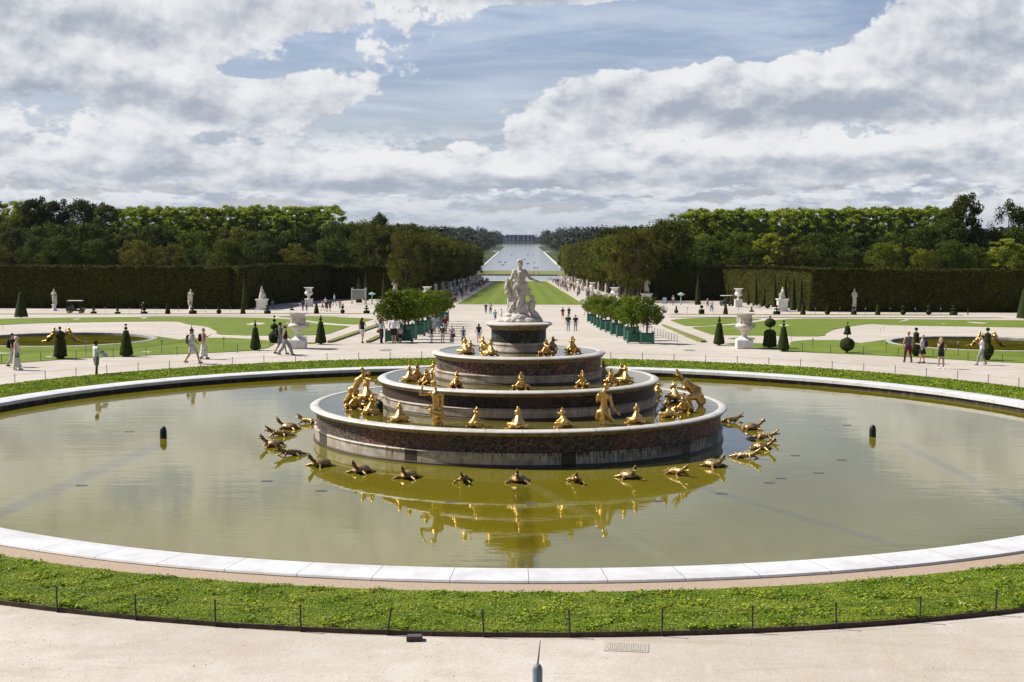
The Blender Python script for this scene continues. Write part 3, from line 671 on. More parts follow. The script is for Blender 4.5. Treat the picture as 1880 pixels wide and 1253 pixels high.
# white marble goddess with her two children
LZ = 3.70; LK = 49.87/F
def lp(zx, zy, dy=0.): return ((880+zx*.1277-951.8)*LK, dy, CH-((460+zy*.1277)-425.5)*LK-LZ)   # from the enlarged detail to metres
def lc(a, ra, b_, rb): return (lp(*a), ra, lp(*b_), rb)
g = []
P_ = lambda zx, zy, dy=0.: lp(zx, zy, dy)
g += [(P_(577, 172), (.108, .125, .135)), (P_(560, 150, -.02), (.08, .10, .08)), (P_(600, 190, -.07), (.06, .06, .07)), lc((578, 190), .062, (577, 262), .072)]
g += [lc((500, 300), .085, (645, 295), .085), lc((505, 300), .10, (570, 420), .155), lc((645, 300), .09, (590, 420), .155), lc((575, 330), .15, (580, 430), .165), lc((545, 480), .15, (630, 490), .16),
      lc((487, 310), .075, (462, 395), .062), lc((462, 395), .058, (400, 440, .1), .045),                         # left arm to the child
      lc((655, 305), .072, (720, 395, -.04), .055), lc((720, 395, -.04), .05, (860, 448, -.06), .034), lc((860, 448, -.06), .036, (905, 452, -.06), .02)]
g += [lc((520, 520), .17, (540, 700), .15), lc((620, 520), .18, (600, 700), .15), lc((480, 470), .05, (560, 590), .07), lc((560, 590, -.12), .06, (690, 570), .09), lc((690, 565), .10, (700, 625), .06),
      lc((500, 560), .12, (500, 740), .12), lc((650, 560), .11, (560, 790), .10), lc((590, 640, -.1), .10, (540, 860, -.15), .09), lc((520, 700), .16, (600, 850), .17),
      lc((500, 480, -.1), .04, (560, 640, -.18), .04), lc((600, 560, -.15), .035, (545, 800, -.2), .04), lc((660, 600, -.1), .035, (560, 860, -.2), .04), lc((470, 560, -.06), .035, (500, 780, -.12), .04)]
# heap of drapery and knees, rock
g += [lc((450, 760, -.1), .07, (500, 900, -.15), .09), lc((655, 745, -.12), .06, (560, 880, -.2), .08), lc((655, 745, -.12), .055, (690, 930, -.2), .05), lc((620, 830, -.15), .05, (640, 930, -.15), .06),
      lc((480, 770, -.15), .07, (410, 900, -.1), .08)]
g += [(P_(450, 1000, -.15), (.32, .35, .15)), (P_(700, 1000, -.1), (.36, .38, .16)), (P_(560, 960, 0), (.45, .45, .2)), (P_(820, 1000, 0), (.22, .3, .12)), (P_(360, 1000, 0), (.28, .3, .15)), (P_(300, 1010, .05), (.2, .25, .08)),
      (P_(430, 930, -.1), (.2, .2, .12)), (P_(580, 1005, -.3), (.3, .2, .11))]
la = organic('goddess', g, M['stone'], .018, 2, bump=(.014, 9.))
lt = thing('marble_statue', (0, 0, LZ-.01), 'white marble goddess with one arm held out, on top of the fountain', 'statue')
link('figure', la, lt)
g = [(P_(415, 455, .02), (.085, .095, .10)), lc((415, 470, .02), .06, (410, 520), .08), lc((395, 500), .10, (420, 590), .12), lc((400, 470), .09, (375, 540), .07), lc((400, 600), .11, (440, 640), .10), lc((430, 620), .085, (420, 760), .065),
     lc((420, 760), .06, (395, 880), .045), lc((450, 620), .08, (450, 800), .06), lc((375, 560), .055, (390, 640), .05), lc((440, 420), .08, (400, 430), .08), (P_(395, 405), (.06, .07, .06))]
link('child_figure', organic('boy', g, M['stone'], .018, 2, bump=(.01, 9.)), lt)
g = [(P_(748, 668, 0), (.075, .085, .09)), lc((748, 690), .04, (745, 730), .06), lc((745, 740), .09, (740, 840), .10), lc((700, 750), .06, (720, 830), .06), lc((790, 740), .05, (775, 830), .05), lc((735, 850), .11, (830, 930), .09),
     lc((830, 930), .075, (900, 1005), .04), lc((745, 860), .09, (780, 960), .08), lc((780, 930), .08, (860, 1010), .05), (P_(770, 690), (.05, .06, .09))]
link('child_figure', organic('girl', g, M['stone'], .018, 2, bump=(.01, 9.)), lt)

# ------------------------------------------------------------------ fences round the turf
def post_mesh(h): return MB().lathe([(.016, -.2), (.016, h-.01), (.024, h), (.02, h+.025), (.0, h+.025)], 6, cap=False).mesh('post', M['iron'])
PM = post_mesh(.47)
def fence(name, label, pts, wires=(.44,), th=.0035, jitter=.0):
    f = thing(name, (0, 0, 0), label, 'fence')
    for (x, y, z) in pts:
        o = link('post', PM, f, (x, y, z)); o.rotation_euler = (random.uniform(-1, 1)*jitter, random.uniform(-1, 1)*jitter, 0)
    for i, h in enumerate(wires):
        MB().tube([(x, y, z+h) for x, y, z in pts], th, 5).build('wire', M['iron'], f, fix=False)
    return f
pts = []
for px, py in [(-130, 1045), (10, 1094), (138, 1112), (273, 1128), (413, 1140), (565, 1149), (717, 1156), (890, 1161), (1045, 1165), (1214, 1167), (1373, 1156), (1519, 1145), (1664, 1132), (1797, 1119), (1930, 1102)]:
    p = onz(px, py, -.2); a = math.atan2(p.y, p.x); r = orad(a)+.05; pts.append((r*math.cos(a), r*math.sin(a), -.2))
fence('turf_fence', 'low wire fence on thin iron posts along the near edge of the turf', pts, (.42,), .004, .05)
for o in bpy.data.objects:
    if o.name == 'post.006': o.rotation_euler = (0, .17, 0)
pts = []; a = R(160)
while a > R(20): r = orad(a)+.12; pts.append((r*math.cos(a), r*math.sin(a), -.2)); a -= 1.75/r
fence('turf_fence', 'low wire fence on thin iron posts beyond the far side of the basin', pts, (.42,), .003, .02)
for lab, row in (('low wire fence in front of the left parterre', [(-40, 671), (3, 668), (75, 664), (140, 660.5), (208, 657.5), (268, 655), (325, 652.5), (380, 650.5), (436, 649), (476, 646.5), (496, 636)]),
                 ('low wire fence in front of the right parterre', [(1419, 641), (1473, 645.5), (1525, 649), (1585, 652), (1649, 655), (1713, 658.5), (1777, 663), (1840, 667), (1900, 671)])):
    P3 = [gp(x, y) for x, y in row]; fence('garden_fence', lab, [(p.x, p.y, p.z) for p in P3], (.44,), .003)
b = [gp(1176+(1243-1176)*t, 604+(630-604)*t) for t in [i/13 for i in range(14)]]
fence('border_fence', 'short iron fence beside the right row of planters', [(p.x, p.y, p.z) for p in b], (.3, .5), .006)

# things lying about the basin
t = thing('floodlight_box', onz(761, 1176, -.2), 'small dark metal floodlight box on the gravel against the turf edging', 'floodlight', rz=.1)
MB().box(-.14, .14, -.1, .1, 0, .08).build('housing', M['iron'], t)
MB().box(-.12, .12, -.085, .085, .081, .09).build('lens', basic('brown_glass', (.10, .06, .05), None, rough=.25), t)
p = onz(1150, 1189, -.2)
t = thing('manhole_cover', (p.x, p.y, -.196), 'worn stone manhole cover set in the gravel in front', 'manhole cover', rz=-.1)
MB().box(-.38, .38, -.26, .26, -.05, .006).build('frame', basic('worn_slab', (.50, .45, .38), (.40, .35, .28), 14, .9, bmp=.5), t)
b = MB()
for i in range(16): b.box(-.30+.04*i, -.28+.04*i, -.2, .2, .007, .012)
b.build('ridges', basic('slab_ridges', (.42, .37, .30), (.5, .45, .38), 10, .9), t)
for px, lab in ((642+670-1270+0, None),):
    pass
for px, py, lab in ((708, 643.5, 'flat dark metal cover in the gravel path left of the fountain'), (1266, 643.5, 'flat dark metal cover in the gravel path right of the fountain')):
    p = gp(px, py); tag(MB().box(-.32, .32, -.5, .5, -.02, .012).build('drain_cover', basic('steel_cover', (.22, .21, .20), (.3, .29, .27), 9, .6), loc=p), lab, 'drain cover')
# mast with a thin rod close to the camera
q = atd(987, 1222, 2.6); top = atd(992, 1176, 2.62)
t = thing('grey_mast', (q.x, q.y, -.2), 'slim grey mast with a thin pointed rod at its top, close to the viewer', 'mast')
b = MB(); zb = q.z+.2; b.lathe([(.0095, 0), (.0095, zb-.008), (.007, zb), (.003, zb+.003), (0, zb+.003)], 16, cap=False); b.build('pole', basic('grey_paint', (.17, .21, .25), (.12, .15, .18), 30, .45), t, smooth=40)
MB().tube([(0, 0, zb), (top.x-q.x, top.y-q.y, top.z+.2)], [.0022, .0008], 6).build('rod', basic('steel_rod', (.25, .2, .17), None, rough=.4, metal=.6), t)

# dark floating buoys and lamps
for px, lab in ((300, 'dark rounded nozzle standing in the left of the basin'), (1602, 'dark rounded nozzle standing in the right of the basin')):
    p = onz(px, 805 if px == 300 else 802, -.35)
    tag(MB().lathe([(.115, -.4), (.12, .02), (.118, .24), (.10, .34), (.06, .41), (0, .425)], 20, cap=False).build('water_nozzle', M['black'], loc=p, smooth=60), lab, 'nozzle', 'dark nozzles in the basin')
lampl = basic('lamp_slab', (.07, .075, .07), (.10, .10, .10), 8, .5)
for i, (px, py) in enumerate([(238, 794), (150, 893), (590, 903), (829, 923), (976, 926), (1209, 922), (1325, 908), (1413, 888), (1503, 870), (1555, 782), (1545, 846), (1434, 880), (490, 885), (1460, 838)]):
    p = onz(px, py, -.37)
    t = thing('underwater_lamp', p, 'small square lamp just under the surface of the basin', 'lamp', 'small lamps under the surface of the basin')
    MB().box(-.16, .16, -.10, .10, -.03, .026).build('housing', lampl, t)
for px, py, lab in ((697, 757, 'black pump with cables in the tier water, left side'), (1219, 766, 'black pump with cables in the tier water, right side')):
    p = onz(px, py, .80)
    t = thing('pump', p, lab, 'pump')
    MB().lathe([(.10, -.1), (.12, .0), (.12, .30), (.09, .36), (.04, .40), (0, .40)], 12, cap=False).build('casing', M['black'], t)
    sx = 1 if px < 900 else -1
    MB().tube([(0, 0, .38), (sx*.12, 0, .52), (sx*.22, .05, .5), (sx*.3, .1, .3)], .014, 6).build('cable', M['black'], t)
    MB().tube([(.05, 0, .3), (-.1*sx, -.05, .45), (sx*.2, -.1, .2), (sx*.3, -.1, 0)], .014, 6).build('cable', M['black'], t)

# ------------------------------------------------------------------ gilded animals
GD = M['gold']
def fc(*a): return a
def frog_mesh(name, openm=.5, lean=.9, mat=GD):
    """a frog sitting up, mouth open to the sky, facing -Y; about half a metre high"""
    g = [((0, .10, .10), (.14, .16, .11)), ((0, .07, .13), .125, (0, -.03, .29), .075), ((0, -.03, .28), .07, (0, -.06, .35), .06), ((0, -.07, .365), (.10, .055, .045))]
    # jaws
    g += [((-.06, -.05, .38), .03, (-.015, -.01-.03*lean, .56), .016), ((.06, -.05, .38), .03, (.015, -.01-.03*lean, .56), .016), ((0, -.01, .40), .045, (0, .0, .50), .025),
          ((-.07, -.09, .365), .026, (-.02, -.20-openm*.05, .46-.10*openm), .016), ((.07, -.09, .365), .026, (.02, -.20-openm*.05, .46-.10*openm), .016), ((0, -.10, .35), .04, (0, -.19-openm*.04, .43-.10*openm), .014)]
    g += [((-.065, -.005, .43), .03), ((.065, -.005, .43), .03), ((0, .16, .17), .03, (0, .0, .36), .02)]
    for s in (-1, 1):
        g += [((s*.11, .11, .10), .085, (s*.25, -.03, .11), .05), ((s*.25, -.03, .11), .045, (s*.19, .12, .03), .035), ((s*.19, .12, .03), .03, (s*.27, .02, .01), .02),
              ((s*.075, -.02, .24), .04, (s*.16, -.11, .14), .03), ((s*.16, -.11, .14), .028, (s*.13, -.14, .01), .025)]
    toes = []
    for s in (-1, 1):
        for a in (-.5, -.1, .3, .7):
            toes.append(((s*.13, -.14, .01), .014, (s*.13+s*.07*math.sin(a+.3), -.14-.07*math.cos(a), .0), .010))
            toes.append(((s*.26, .03, .01), .014, (s*.26+.08*s*math.cos(a), .03-.06*math.sin(a+.4), .0), .010))
    me = organic(name, g, mat, .017, 2, extra=toes)
    return me
FROG = [frog_mesh('frog', .6), frog_mesh('frog', 1.3, 1.5), frog_mesh('frog', .9, .3)]
DARKM = basic('mouth', (.02, .012, .006), None, rough=.8)
MOUTH = MB().ell((0, -.085, .405), (.042, .035, .03), 10).mesh('mouth', DARKM)
frogs = [  # x, y of the feet in the photograph, water level, heading in degrees (0 faces the viewer), size, label
 (854, 650, 2.655, 205, 1.0, 'gilded frog pair member on the left of the top bowl, mouth to the sky'), (862, 649, 2.655, 60, .8, 'smaller gilded frog pressed against the one at the left of the top bowl'),
 (901, 653, 2.655, 200, .95, 'gilded frog in front of the pedestal on its left side'), (888, 641, 2.655, 250, .8, 'gilded frog behind the left side of the pedestal'),
 (1002, 653, 2.655, 20, .95, 'gilded frog crouching before the pedestal on its right side'), (1014, 641, 2.655, 120, .85, 'gilded frog behind the right side of the pedestal'),
 (1052, 649, 2.655, 330, 1.05, 'gilded frog at the right of the top bowl, back to the viewer'),
 (751, 700, 1.735, 170, .95, 'gilded frog sitting at the left end of the middle bowl'), (766, 696, 1.735, 0, .95, 'gilded frog with gaping dark mouth, second from the left end of the middle bowl'),
 (782, 707, 1.735, 20, .95, 'gilded frog on the left of the middle bowl, behind the raised arm'), (837, 712, 1.735, 50, .95, 'gilded frog turned right on the middle bowl, left of centre'),
 (957, 716, 1.735, 0, 1.0, 'gilded frog facing the viewer in the centre of the middle bowl'), (1070, 711, 1.735, 315, .95, 'gilded frog turned left on the middle bowl, right of centre'),
 (1123, 706, 1.735, 335, .95, 'gilded frog with gaping mouth near the right end of the middle bowl'), (1140, 694, 1.735, 20, .9, 'gilded frog half hidden at the right end of the middle bowl'),
 (1148, 702, 1.735, 185, 1.0, 'gilded frog with ribbed back at the right end of the middle bowl'), (797, 690, 1.735, 250, .9, 'gilded frog clinging to the left flank of the top tier'),
 (1107, 690, 1.735, 110, .95, 'gilded frog clinging to the right flank of the top tier'),
 (681, 761, .80, 150, 1.1, 'gilded frog looking right on the lowest bowl, beneath the leaning man'), (652, 751, .80, 10, 1.15, 'gilded frog with gaping dark mouth at the left of the lowest bowl'),
 (673, 735, .80, 190, 1.35, 'tall gilded frog right behind the leaning man on the left'), (733, 774, .80, 175, 1.05, 'gilded frog seen from behind on the lowest bowl, left of the raised arm woman'),
 (873, 784, .80, 140, 1.05, 'gilded frog leaning right on the lowest bowl, left of centre'), (951, 787, .80, 180, 1.15, 'gilded frog with striped back in the centre of the lowest bowl'),
 (1034, 784, .80, 220, 1.05, 'gilded frog leaning left on the lowest bowl, right of centre'), (1168, 777, .80, 165, 1.05, 'gilded frog with its back turned, right of the seated woman'),
 (1225, 766, .80, 215, 1.1, 'gilded frog sprawling left on the lowest bowl near the right pump'), (1256, 757, .80, 345, 1.15, 'gilded frog with gaping mouth at the right of the lowest bowl'),
 (1238, 735, .80, 200, 1.2, 'gilded frog under the arms of the right crouching figure'), (1207, 722, .80, 120, .8, 'small gilded frog half behind the middle tier on the right')]
random.seed(11)
for i, (px, py, z, hd, sc, lab) in enumerate(frogs):
    p = onz(px, py, z); t = thing('gilded_frog', p, lab, 'frog', 'gilded frogs on the bowls', R(hd), sc*1.05)
    link('body', FROG[i % 3], t); link('mouth', MOUTH, t)

def turtle_mesh(name):
    g = [((0, -.18, .13), .07, (0, -.34, .24), .05), ((0, -.34, .24), .055, (0, -.40, .33), .06), ((-.03, -.40, .34), .035, (0, -.46, .44), .022), ((.03, -.40, .34), .035, (0, -.46, .44), .022),
         ((-.03, -.42, .30), .03, (0, -.52, .30), .018), ((.03, -.42, .30), .03, (0, -.52, .30), .018), ((0, .02, .07), (.22, .28, .06))]
    for s in (-1, 1):
        g += [((s*.16, -.16, .08), .06, (s*.33, -.28, .03), .035), ((s*.17, .18, .06), .055, (s*.30, .30, .02), .03)]
    g += [((0, .28, .06), .04, (0, .42, .03), .012)]
    toes = []
    for s in (-1, 1):
        for a in (-.4, 0, .4): toes.append(((s*.33, -.28, .03), .018, (s*(.33+.07*math.sin(.7+a)), -.28-.09*math.cos(.7+a), .0), .010))
    return organic(name, g, M['oldgold'], .017, 2, extra=toes)
def shell_mesh():
    b = MB(); n = 20; vs = []; fs = []
    for j in range(9):
        t = math.pi/2*j/8
        for i in range(n):
            a = 2*math.pi*i/n; r = math.sin(t); q = 1+(.035 if (i//2+j//2) % 2 else 0)
            vs.append((.235*r*math.cos(a)*q, .315*r*math.sin(a)*q, .075+.17*math.cos(t)*q))
    for j in range(8):
        for i in range(n): fs.append((j*n+i, j*n+(i+1) % n, (j+1)*n+(i+1) % n, (j+1)*n+i))
    fs.append(tuple(8*n+i for i in range(n)))
    b.add(vs, fs); return b.mesh('shell', M['oldgold'], smooth=True)
def croc_mesh(name):
    g = [((0, -.20, .14), .085, (0, .10, .11), .10), ((0, .10, .11), .10, (0, .36, .07), .055), ((0, .36, .07), .055, (.03, .60, .03), .018), ((0, -.20, .14), .08, (0, -.36, .22), .06),
         ((-.025, -.36, .24), .05, (0, -.52, .38), .022), ((.025, -.36, .24), .05, (0, -.52, .38), .022), ((-.02, -.38, .19), .04, (0, -.56, .22), .02), ((.02, -.38, .19), .04, (0, -.56, .22), .02)]
    for s in (-1, 1):
        g += [((s*.07, -.18, .12), .045, (s*.22, -.26, .05), .03), ((s*.22, -.26, .05), .03, (s*.25, -.36, .01), .022), ((s*.08, .16, .09), .045, (s*.21, .20, .03), .03)]
    g += [((0, y, .22-.18*max(0, y)), .022) for y in (-.2, -.1, 0, .1, .2, .3)]
    toes = [((s*.25, -.36, .01), .014, (s*(.25+.05*math.sin(a)), -.36-.06*math.cos(a), 0), .009) for s in (-1, 1) for a in (-.5, 0, .5, 1)]
    return organic(name, g, M['oldgold'], .018, 1, extra=toes, bump=(.01, 16.))
TUR, SHL, CRO = turtle_mesh('turtle_body'), shell_mesh(), croc_mesh('crocodile_body')
TM = MB().ell((0, -.455, .355), (.03, .04, .04), 8).mesh('mouth', DARKM)
def place(px, py): return onz(px, py, -.35)
NW = ('first', 'second', 'third', 'fourth', 'fifth', 'sixth', 'seventh', 'eighth', 'ninth', 'tenth')
anim = [(567, 778, 'c', -112), (531, 788, 't', -97), (514, 801, 'c', -88), (504, 820, 't', -75), (534, 837, 'c', -62), (590, 856, 't', -45), (664, 868, 't', -28), (750, 878, 't', -20), (852, 885, 'c', -8), (952, 885, 't', -6),
        (1055, 885, 'c', 4), (1153, 878, 't', 22), (1240, 872, 'c', 38), (1308, 857, 't', 42), (1368, 842, 'c', 60), (1397, 825, 't', 72), (1402, 807, 'c', 84), (1380, 789, 't', 98), (1342, 776, 'c', 112)]
for i, (px, py, kd, hd) in enumerate(anim):
    p = place(px, py); side = 'left' if i < 9 else ('right' if i > 9 else '')
    nm = 'turtle' if kd == 't' else 'crocodile'
    lab = ('gilded %s in the water dead centre in front of the fountain' % nm) if i == 9 else 'worn gilded %s in the water, %s of the ring counted from the %s' % (nm, NW[i] if i < 9 else NW[18-i], side)
    t = thing('gilded_'+nm, (p.x, p.y, -.36), lab, nm, 'gilded animals swimming round the fountain', R(hd), 1.02)
    link('body', TUR if kd == 't' else CRO, t)
    if kd == 't': link('shell', SHL, t); link('mouth', TM, t)

# gilded half-human figures: joints are given in pixels of the photograph, at one distance
def figure(name, base, z0, limbs, lab, vox=.02, fingers=(), mats=GD, extra=None):
    p = onz(base[0], base[1], z0); m = mpp(p)
    def c(q): return ((q[0]-base[0])*m, (q[2] if len(q) > 2 else 0.), (base[1]-q[1])*m)
    g = []
    for l in limbs:
        if len(l) == 4: g.append((c(l[0]), l[1], c(l[2]), l[3]))
        else: g.append((c(l[0]), l[1]))
    ex = []
    for (q, dx, dz) in fingers:
        o = Vector(c(q)); d = Vector((dx, -.2, dz)).normalized(); s = d.cross(Vector((0, 1, 0))).normalized()
        for k, (a, ln) in enumerate(((-.5, .07), (-.2, .095), (0.05, .10), (.3, .09), (.95, .065))):
            e = (d*math.cos(a)+s*math.sin(a)); mid = o+e*ln*.55; tip = mid+(e+Vector((0, -.35, -.1))).normalized()*ln*.5
            ex += [(tuple(o+s*math.sin(a)*.02), .013, tuple(mid), .012), (tuple(mid), .012, tuple(tip), .008)]
    t = thing('gilded_figure', p, lab, 'statue')
    link('figure', organic(name, g, mats, vox, 2, extra=ex, bump=(.008, 12.)), t); return t
figure('leaning_man', (637, 739), .80, [((668, 681), .085), ((665, 676), .06, (672, 685), .05), ((668, 690), .05, (672, 684), .045, ), ((676, 684), .03, (681, 681), .015), ((676, 688), .03, (682, 685), .015),
    ((663, 693), .07, (668, 686), .055), ((660, 697), .13, (652, 712), .12), ((668, 693), .085, (656, 699), .11), ((652, 712), .125, (646, 722), .13), ((646, 722), .13, (636, 737), .09), ((652, 722), .10, (648, 738), .08), ((640, 728), .09, (632, 739), .06),
    ((668, 693), .06, (682, 696, -.15), .045), ((682, 696, -.15), .045, (691, 699, -.2), .03), ((665, 695), .06, (675, 703, -.2), .045), ((645, 716), .135, (655, 720), .11), ((640, 722), .05, (650, 716), .06)],
    'gilded man with a frog head leaning out over the lowest bowl, arms stretched right', fingers=[((691, 698, -.2), .8, .6), ((691, 700, -.2), .4, -.9)])
figure('seated_woman', (800, 782), .80, [((797, 703), (.085, .09, .10)), ((794, 702), .07), ((800, 712), .045, (800, 718), .05), ((790, 722), .065, (808, 722), .065), ((799, 724), .125, (801, 740), .115), ((801, 738), .11, (802, 752), .125),
    ((801, 752), .14, (801, 762), .16), ((795, 758), .13, (808, 760), .13), ((799, 760), .13, (800, 782), .12), ((789, 722), .055, (772, 724, -.05), .045), ((772, 724, -.05), .042, (777, 704, -.05), .03), ((777, 704, -.05), .028, (784, 698, -.05), .022),
    ((790, 745), .04, (782, 749, -.1), .035), ((782, 749, -.1), .03, (777, 748, -.1), .022), ((812, 724), .055, (812, 745, -.05), .05), ((790, 752, -.1), .05, (812, 756, -.1), .05), ((792, 758, -.12), .04, (810, 764, -.12), .04), ((808, 762), .08, (812, 778), .05)],
    'gilded woman seen from behind with one arm raised to her head, left of centre', fingers=[((777, 748, -.1), -.9, .3)])
figure('seated_robed_woman', (1110, 780), .80, [((1112, 708), (.085, .09, .095)), ((1115, 712), .06), ((1109, 716), .045, (1108, 720), .05), ((1100, 726), .065, (1119, 728), .07), ((1108, 727), .12, (1108, 744), .115), ((1108, 744), .115, (1107, 756), .14),
    ((1107, 756), .15, (1104, 776), .08), ((1112, 754), .13, (1122, 774), .05), ((1100, 758), .11, (1096, 768), .06), ((1119, 728), .06, (1123, 744, -.05), .05), ((1123, 744, -.05), .045, (1132, 756, -.15), .03), ((1098, 726), .06, (1096, 736), .05),
    ((1110, 756, -.1), .06, (1126, 772, -.1), .04), ((1106, 758, -.12), .05, (1108, 778, -.12), .05), ((1098, 720, -.06), .03, (1112, 724, -.08), .04), ((1106, 722), .09, (1104, 724), .09)],
    'gilded woman in folded robes turning her head to the right, right of centre', fingers=[((1133, 757, -.15), .7, -.5)])
figure('crouching_man', (1272, 745), .80, [((1247, 689), (.085, .09, .095)), ((1245, 686), .06, (1241, 678), .035), ((1244, 692), .05, (1236, 686), .022), ((1250, 694), .07, (1257, 701), .10), ((1258, 701), .15, (1270, 714), .17), ((1270, 714), .17, (1281, 724), .17),
    ((1253, 701), .075, (1257, 714, -.18), .055), ((1257, 714, -.18), .05, (1240, 710, -.28), .032), ((1262, 699), .07, (1260, 712, .1), .05), ((1260, 712, .1), .05, (1246, 713, .05), .03), ((1284, 727), .15, (1262, 729, -.25), .10), ((1262, 729, -.25), .09, (1268, 744, -.2), .06),
    ((1284, 727), .14, (1291, 736, -.05), .11), ((1291, 736, -.05), .10, (1284, 747, -.1), .06), ((1262, 704), .10, (1282, 716, .05), .13), ((1274, 722, -.12), .10, (1286, 742, -.05), .10)],
    'gilded crouching man with a frog head reaching left on the lowest bowl', fingers=[((1236, 708, -.25), -1., .1)])

# ------------------------------------------------------------------ trees
def crown_quads(clumps, per, ls, seed, up=.3):
    """clumps: list of (x, y, z, r); leaf quads scattered through each"""
    rs = np.random.RandomState(seed); C = np.repeat(np.array(clumps), per, axis=0); n = len(C)
    d = rs.normal(size=(n, 3)); d /= np.linalg.norm(d, axis=1)[:, None]
    r = C[:, 3:4]*(rs.rand(n, 1)**.45); P = C[:, :3]+d*r*np.array([1, 1, .8])
    nr = d*.8+rs.normal(size=(n, 3))*.7+np.array([0, 0, up]); nr /= np.linalg.norm(nr, axis=1)[:, None]
    t = np.cross(nr, rs.normal(size=(n, 3))); t /= np.linalg.norm(t, axis=1)[:, None]+1e-9; b_ = np.cross(nr, t)
    s = ls*(.5+.9*rs.rand(n, 1))
    V = np.empty((n, 4, 3))
    for k, (p, q) in enumerate(((-1, -.1), (0, -.62), (1, .1), (0, .62))): V[:, k] = P+t*s*p+b_*s*q
    return V.reshape(-1, 3)
def make_tree(kind, seed, h, r, leafm, ls=.21, nc=60, per=140, base=.3, cyl=0., name='broadleaf_tree', clr=.26):
    rnd = random.Random(seed); cl = []
    z0, z1 = h*base, h; zc = (z0+z1)/2; rz = (z1-z0)/2
    for i in range(nc):
        t = rnd.uniform(-1, 1); ph = rnd.uniform(0, 2*math.pi); q = rnd.uniform(.45, .92)
        rad = math.sqrt(max(0, 1-abs(t)**(2+cyl*3)))*q
        lump = 1+.22*mnoise.noise((math.cos(ph)*1.4+seed, math.sin(ph)*1.4, t*1.6))
        cr = r*clr*rnd.uniform(.7, 1.35)
        cl.append((r*rad*lump*math.cos(ph), r*rad*lump*math.sin(ph), min(zc+rz*t*.9*lump, z1-cr*.4), cr))
    V = crown_quads(cl, per, ls, seed)
    o = bpy.data.objects.new(name, None); COL.objects.link(o); o.empty_display_size = 1
    link('crown', quads('crown', V, leafm), o)
    b = MB(); b.tube([(0, 0, -.6), (0, 0, h*.2), (r*.05, 0, h*.45), (0, r*.05, h*.8)], [h*.026, h*.020, h*.014, h*.004], 8)
    for i in range(7):
        a = rnd.uniform(0, 6.28); z = h*rnd.uniform(.25, .55); b.tube([(0, 0, z), (r*.35*math.cos(a), r*.35*math.sin(a), z+h*.12), (r*.7*math.cos(a), r*.7*math.sin(a), z+h*.26)], [h*.010, h*.007, h*.002], 6)
    b.build('trunk', M['bark'], o, fix=False)
    return o
PROTO = {
 'A': [make_tree('A', 1, 17, 5.6, M['leafA']), make_tree('A', 2, 17, 6.2, M['leafA'], nc=100)],
 'B': [make_tree('B', 3, 17, 5.4, M['leafB']), make_tree('B', 4, 17, 6.0, M['leafB'], nc=70)],
 'C': [make_tree('C', 5, 17, 3.1, M['leafC'], .17, 125, 75, .2, 1., 'poplar', .17), make_tree('C', 6, 17, 3.4, M['leafC'], .17, 130, 75, .2, 1., 'poplar', .16)],
 'D': [make_tree('D', 7, 17, 6.0, M['leafD'], .22, 85, 120, .2, .6, 'chestnut_tree', .22), make_tree('D', 8, 17, 5.6, M['leafD'], .22, 85, 120, .2, .6, 'chestnut_tree', .22)],
 'E': [make_tree('E', 9, 17, 6.0, M['leafE'], nc=65), make_tree('E', 10, 17, 5.5, M['leafE'])],
 'F': [make_tree('F', 12, 17, 4.4, M['leafA'], .2, 130, 110, .15, .5, 'broadleaf_tree', .24)],
}
used = set()
def plant_tree(kind, X, d, h, label, group, w=1.):
    ps = PROTO[kind]; i = random.randrange(len(ps)); p = ps[i]
    Y = d-CD; s = h/17; loc = (X, Y, gz(X, Y)-.1); sc = (s*w, s*w, s)
    if (kind, i) not in used: used.add((kind, i)); o = p; o.location = loc; o.rotation_euler = (0, 0, random.uniform(0, 6.28)); o.scale = sc
    else: o = copy_tree(p, None, loc, random.uniform(0, 6.28), sc)
    tag(o, label, 'tree', group)
def top_h(d, ypx): return CH-(ypx-425.5)*d/F-side_z(d)
random.seed(21)
NM = {'A': 'dark green', 'B': 'mid green', 'E': 'olive green', 'C': 'light green', 'D': 'russet'}
for sx, side in ((-1, 'left'), (1, 'right')):
    X = 27.
    while X < 128:                                   # just behind the hedges
        d = 297+random.uniform(-3, 4); kd = random.choice('AEBAAE')
        plant_tree(kd, sx*X, d, top_h(d, random.uniform(434, 454)), '%s bushy tree rising just behind the %s hedge' % (NM[kd], side), 'front trees of the %s wood' % side, 1.05)
        X += random.uniform(6.2, 8.6)
    X = 28.
    while X < 140:
        d = 332+random.uniform(-5, 6); kd = random.choice('AABEA')
        plant_tree(kd, sx*X, d, top_h(d, random.uniform(416, 432) if X < 85 else random.uniform(408, 426)), '%s tree in the second row of the %s wood' % (NM[kd], side), 'second row of the %s wood' % side, 1.1)
        X += random.uniform(7, 9.5)
    # the clipped rows along the avenue
    d = 268.
    while d < 655:
        plant_tree('D' if random.random() < .6 else ('E' if random.random() < .5 else 'B'), sx*(22.3+random.uniform(-.3, .3)), d, 13.6+2.6*(d-268)/390+random.uniform(-.5, .5), 'russet clipped tree in the inner row along the %s side of the avenue' % side, 'avenue trees on the %s' % side, 1.0 if d > 300 else .8)
        d += 8.6
    d = 290.
    while d < 655:
        plant_tree(random.choice('DEA'), sx*30.5, d, 15.5+3*(d-268)/390+random.uniform(-.8, .8), 'tree in the outer row along the %s side of the avenue' % side, 'outer avenue trees on the %s' % side, 1.)
        d += 13
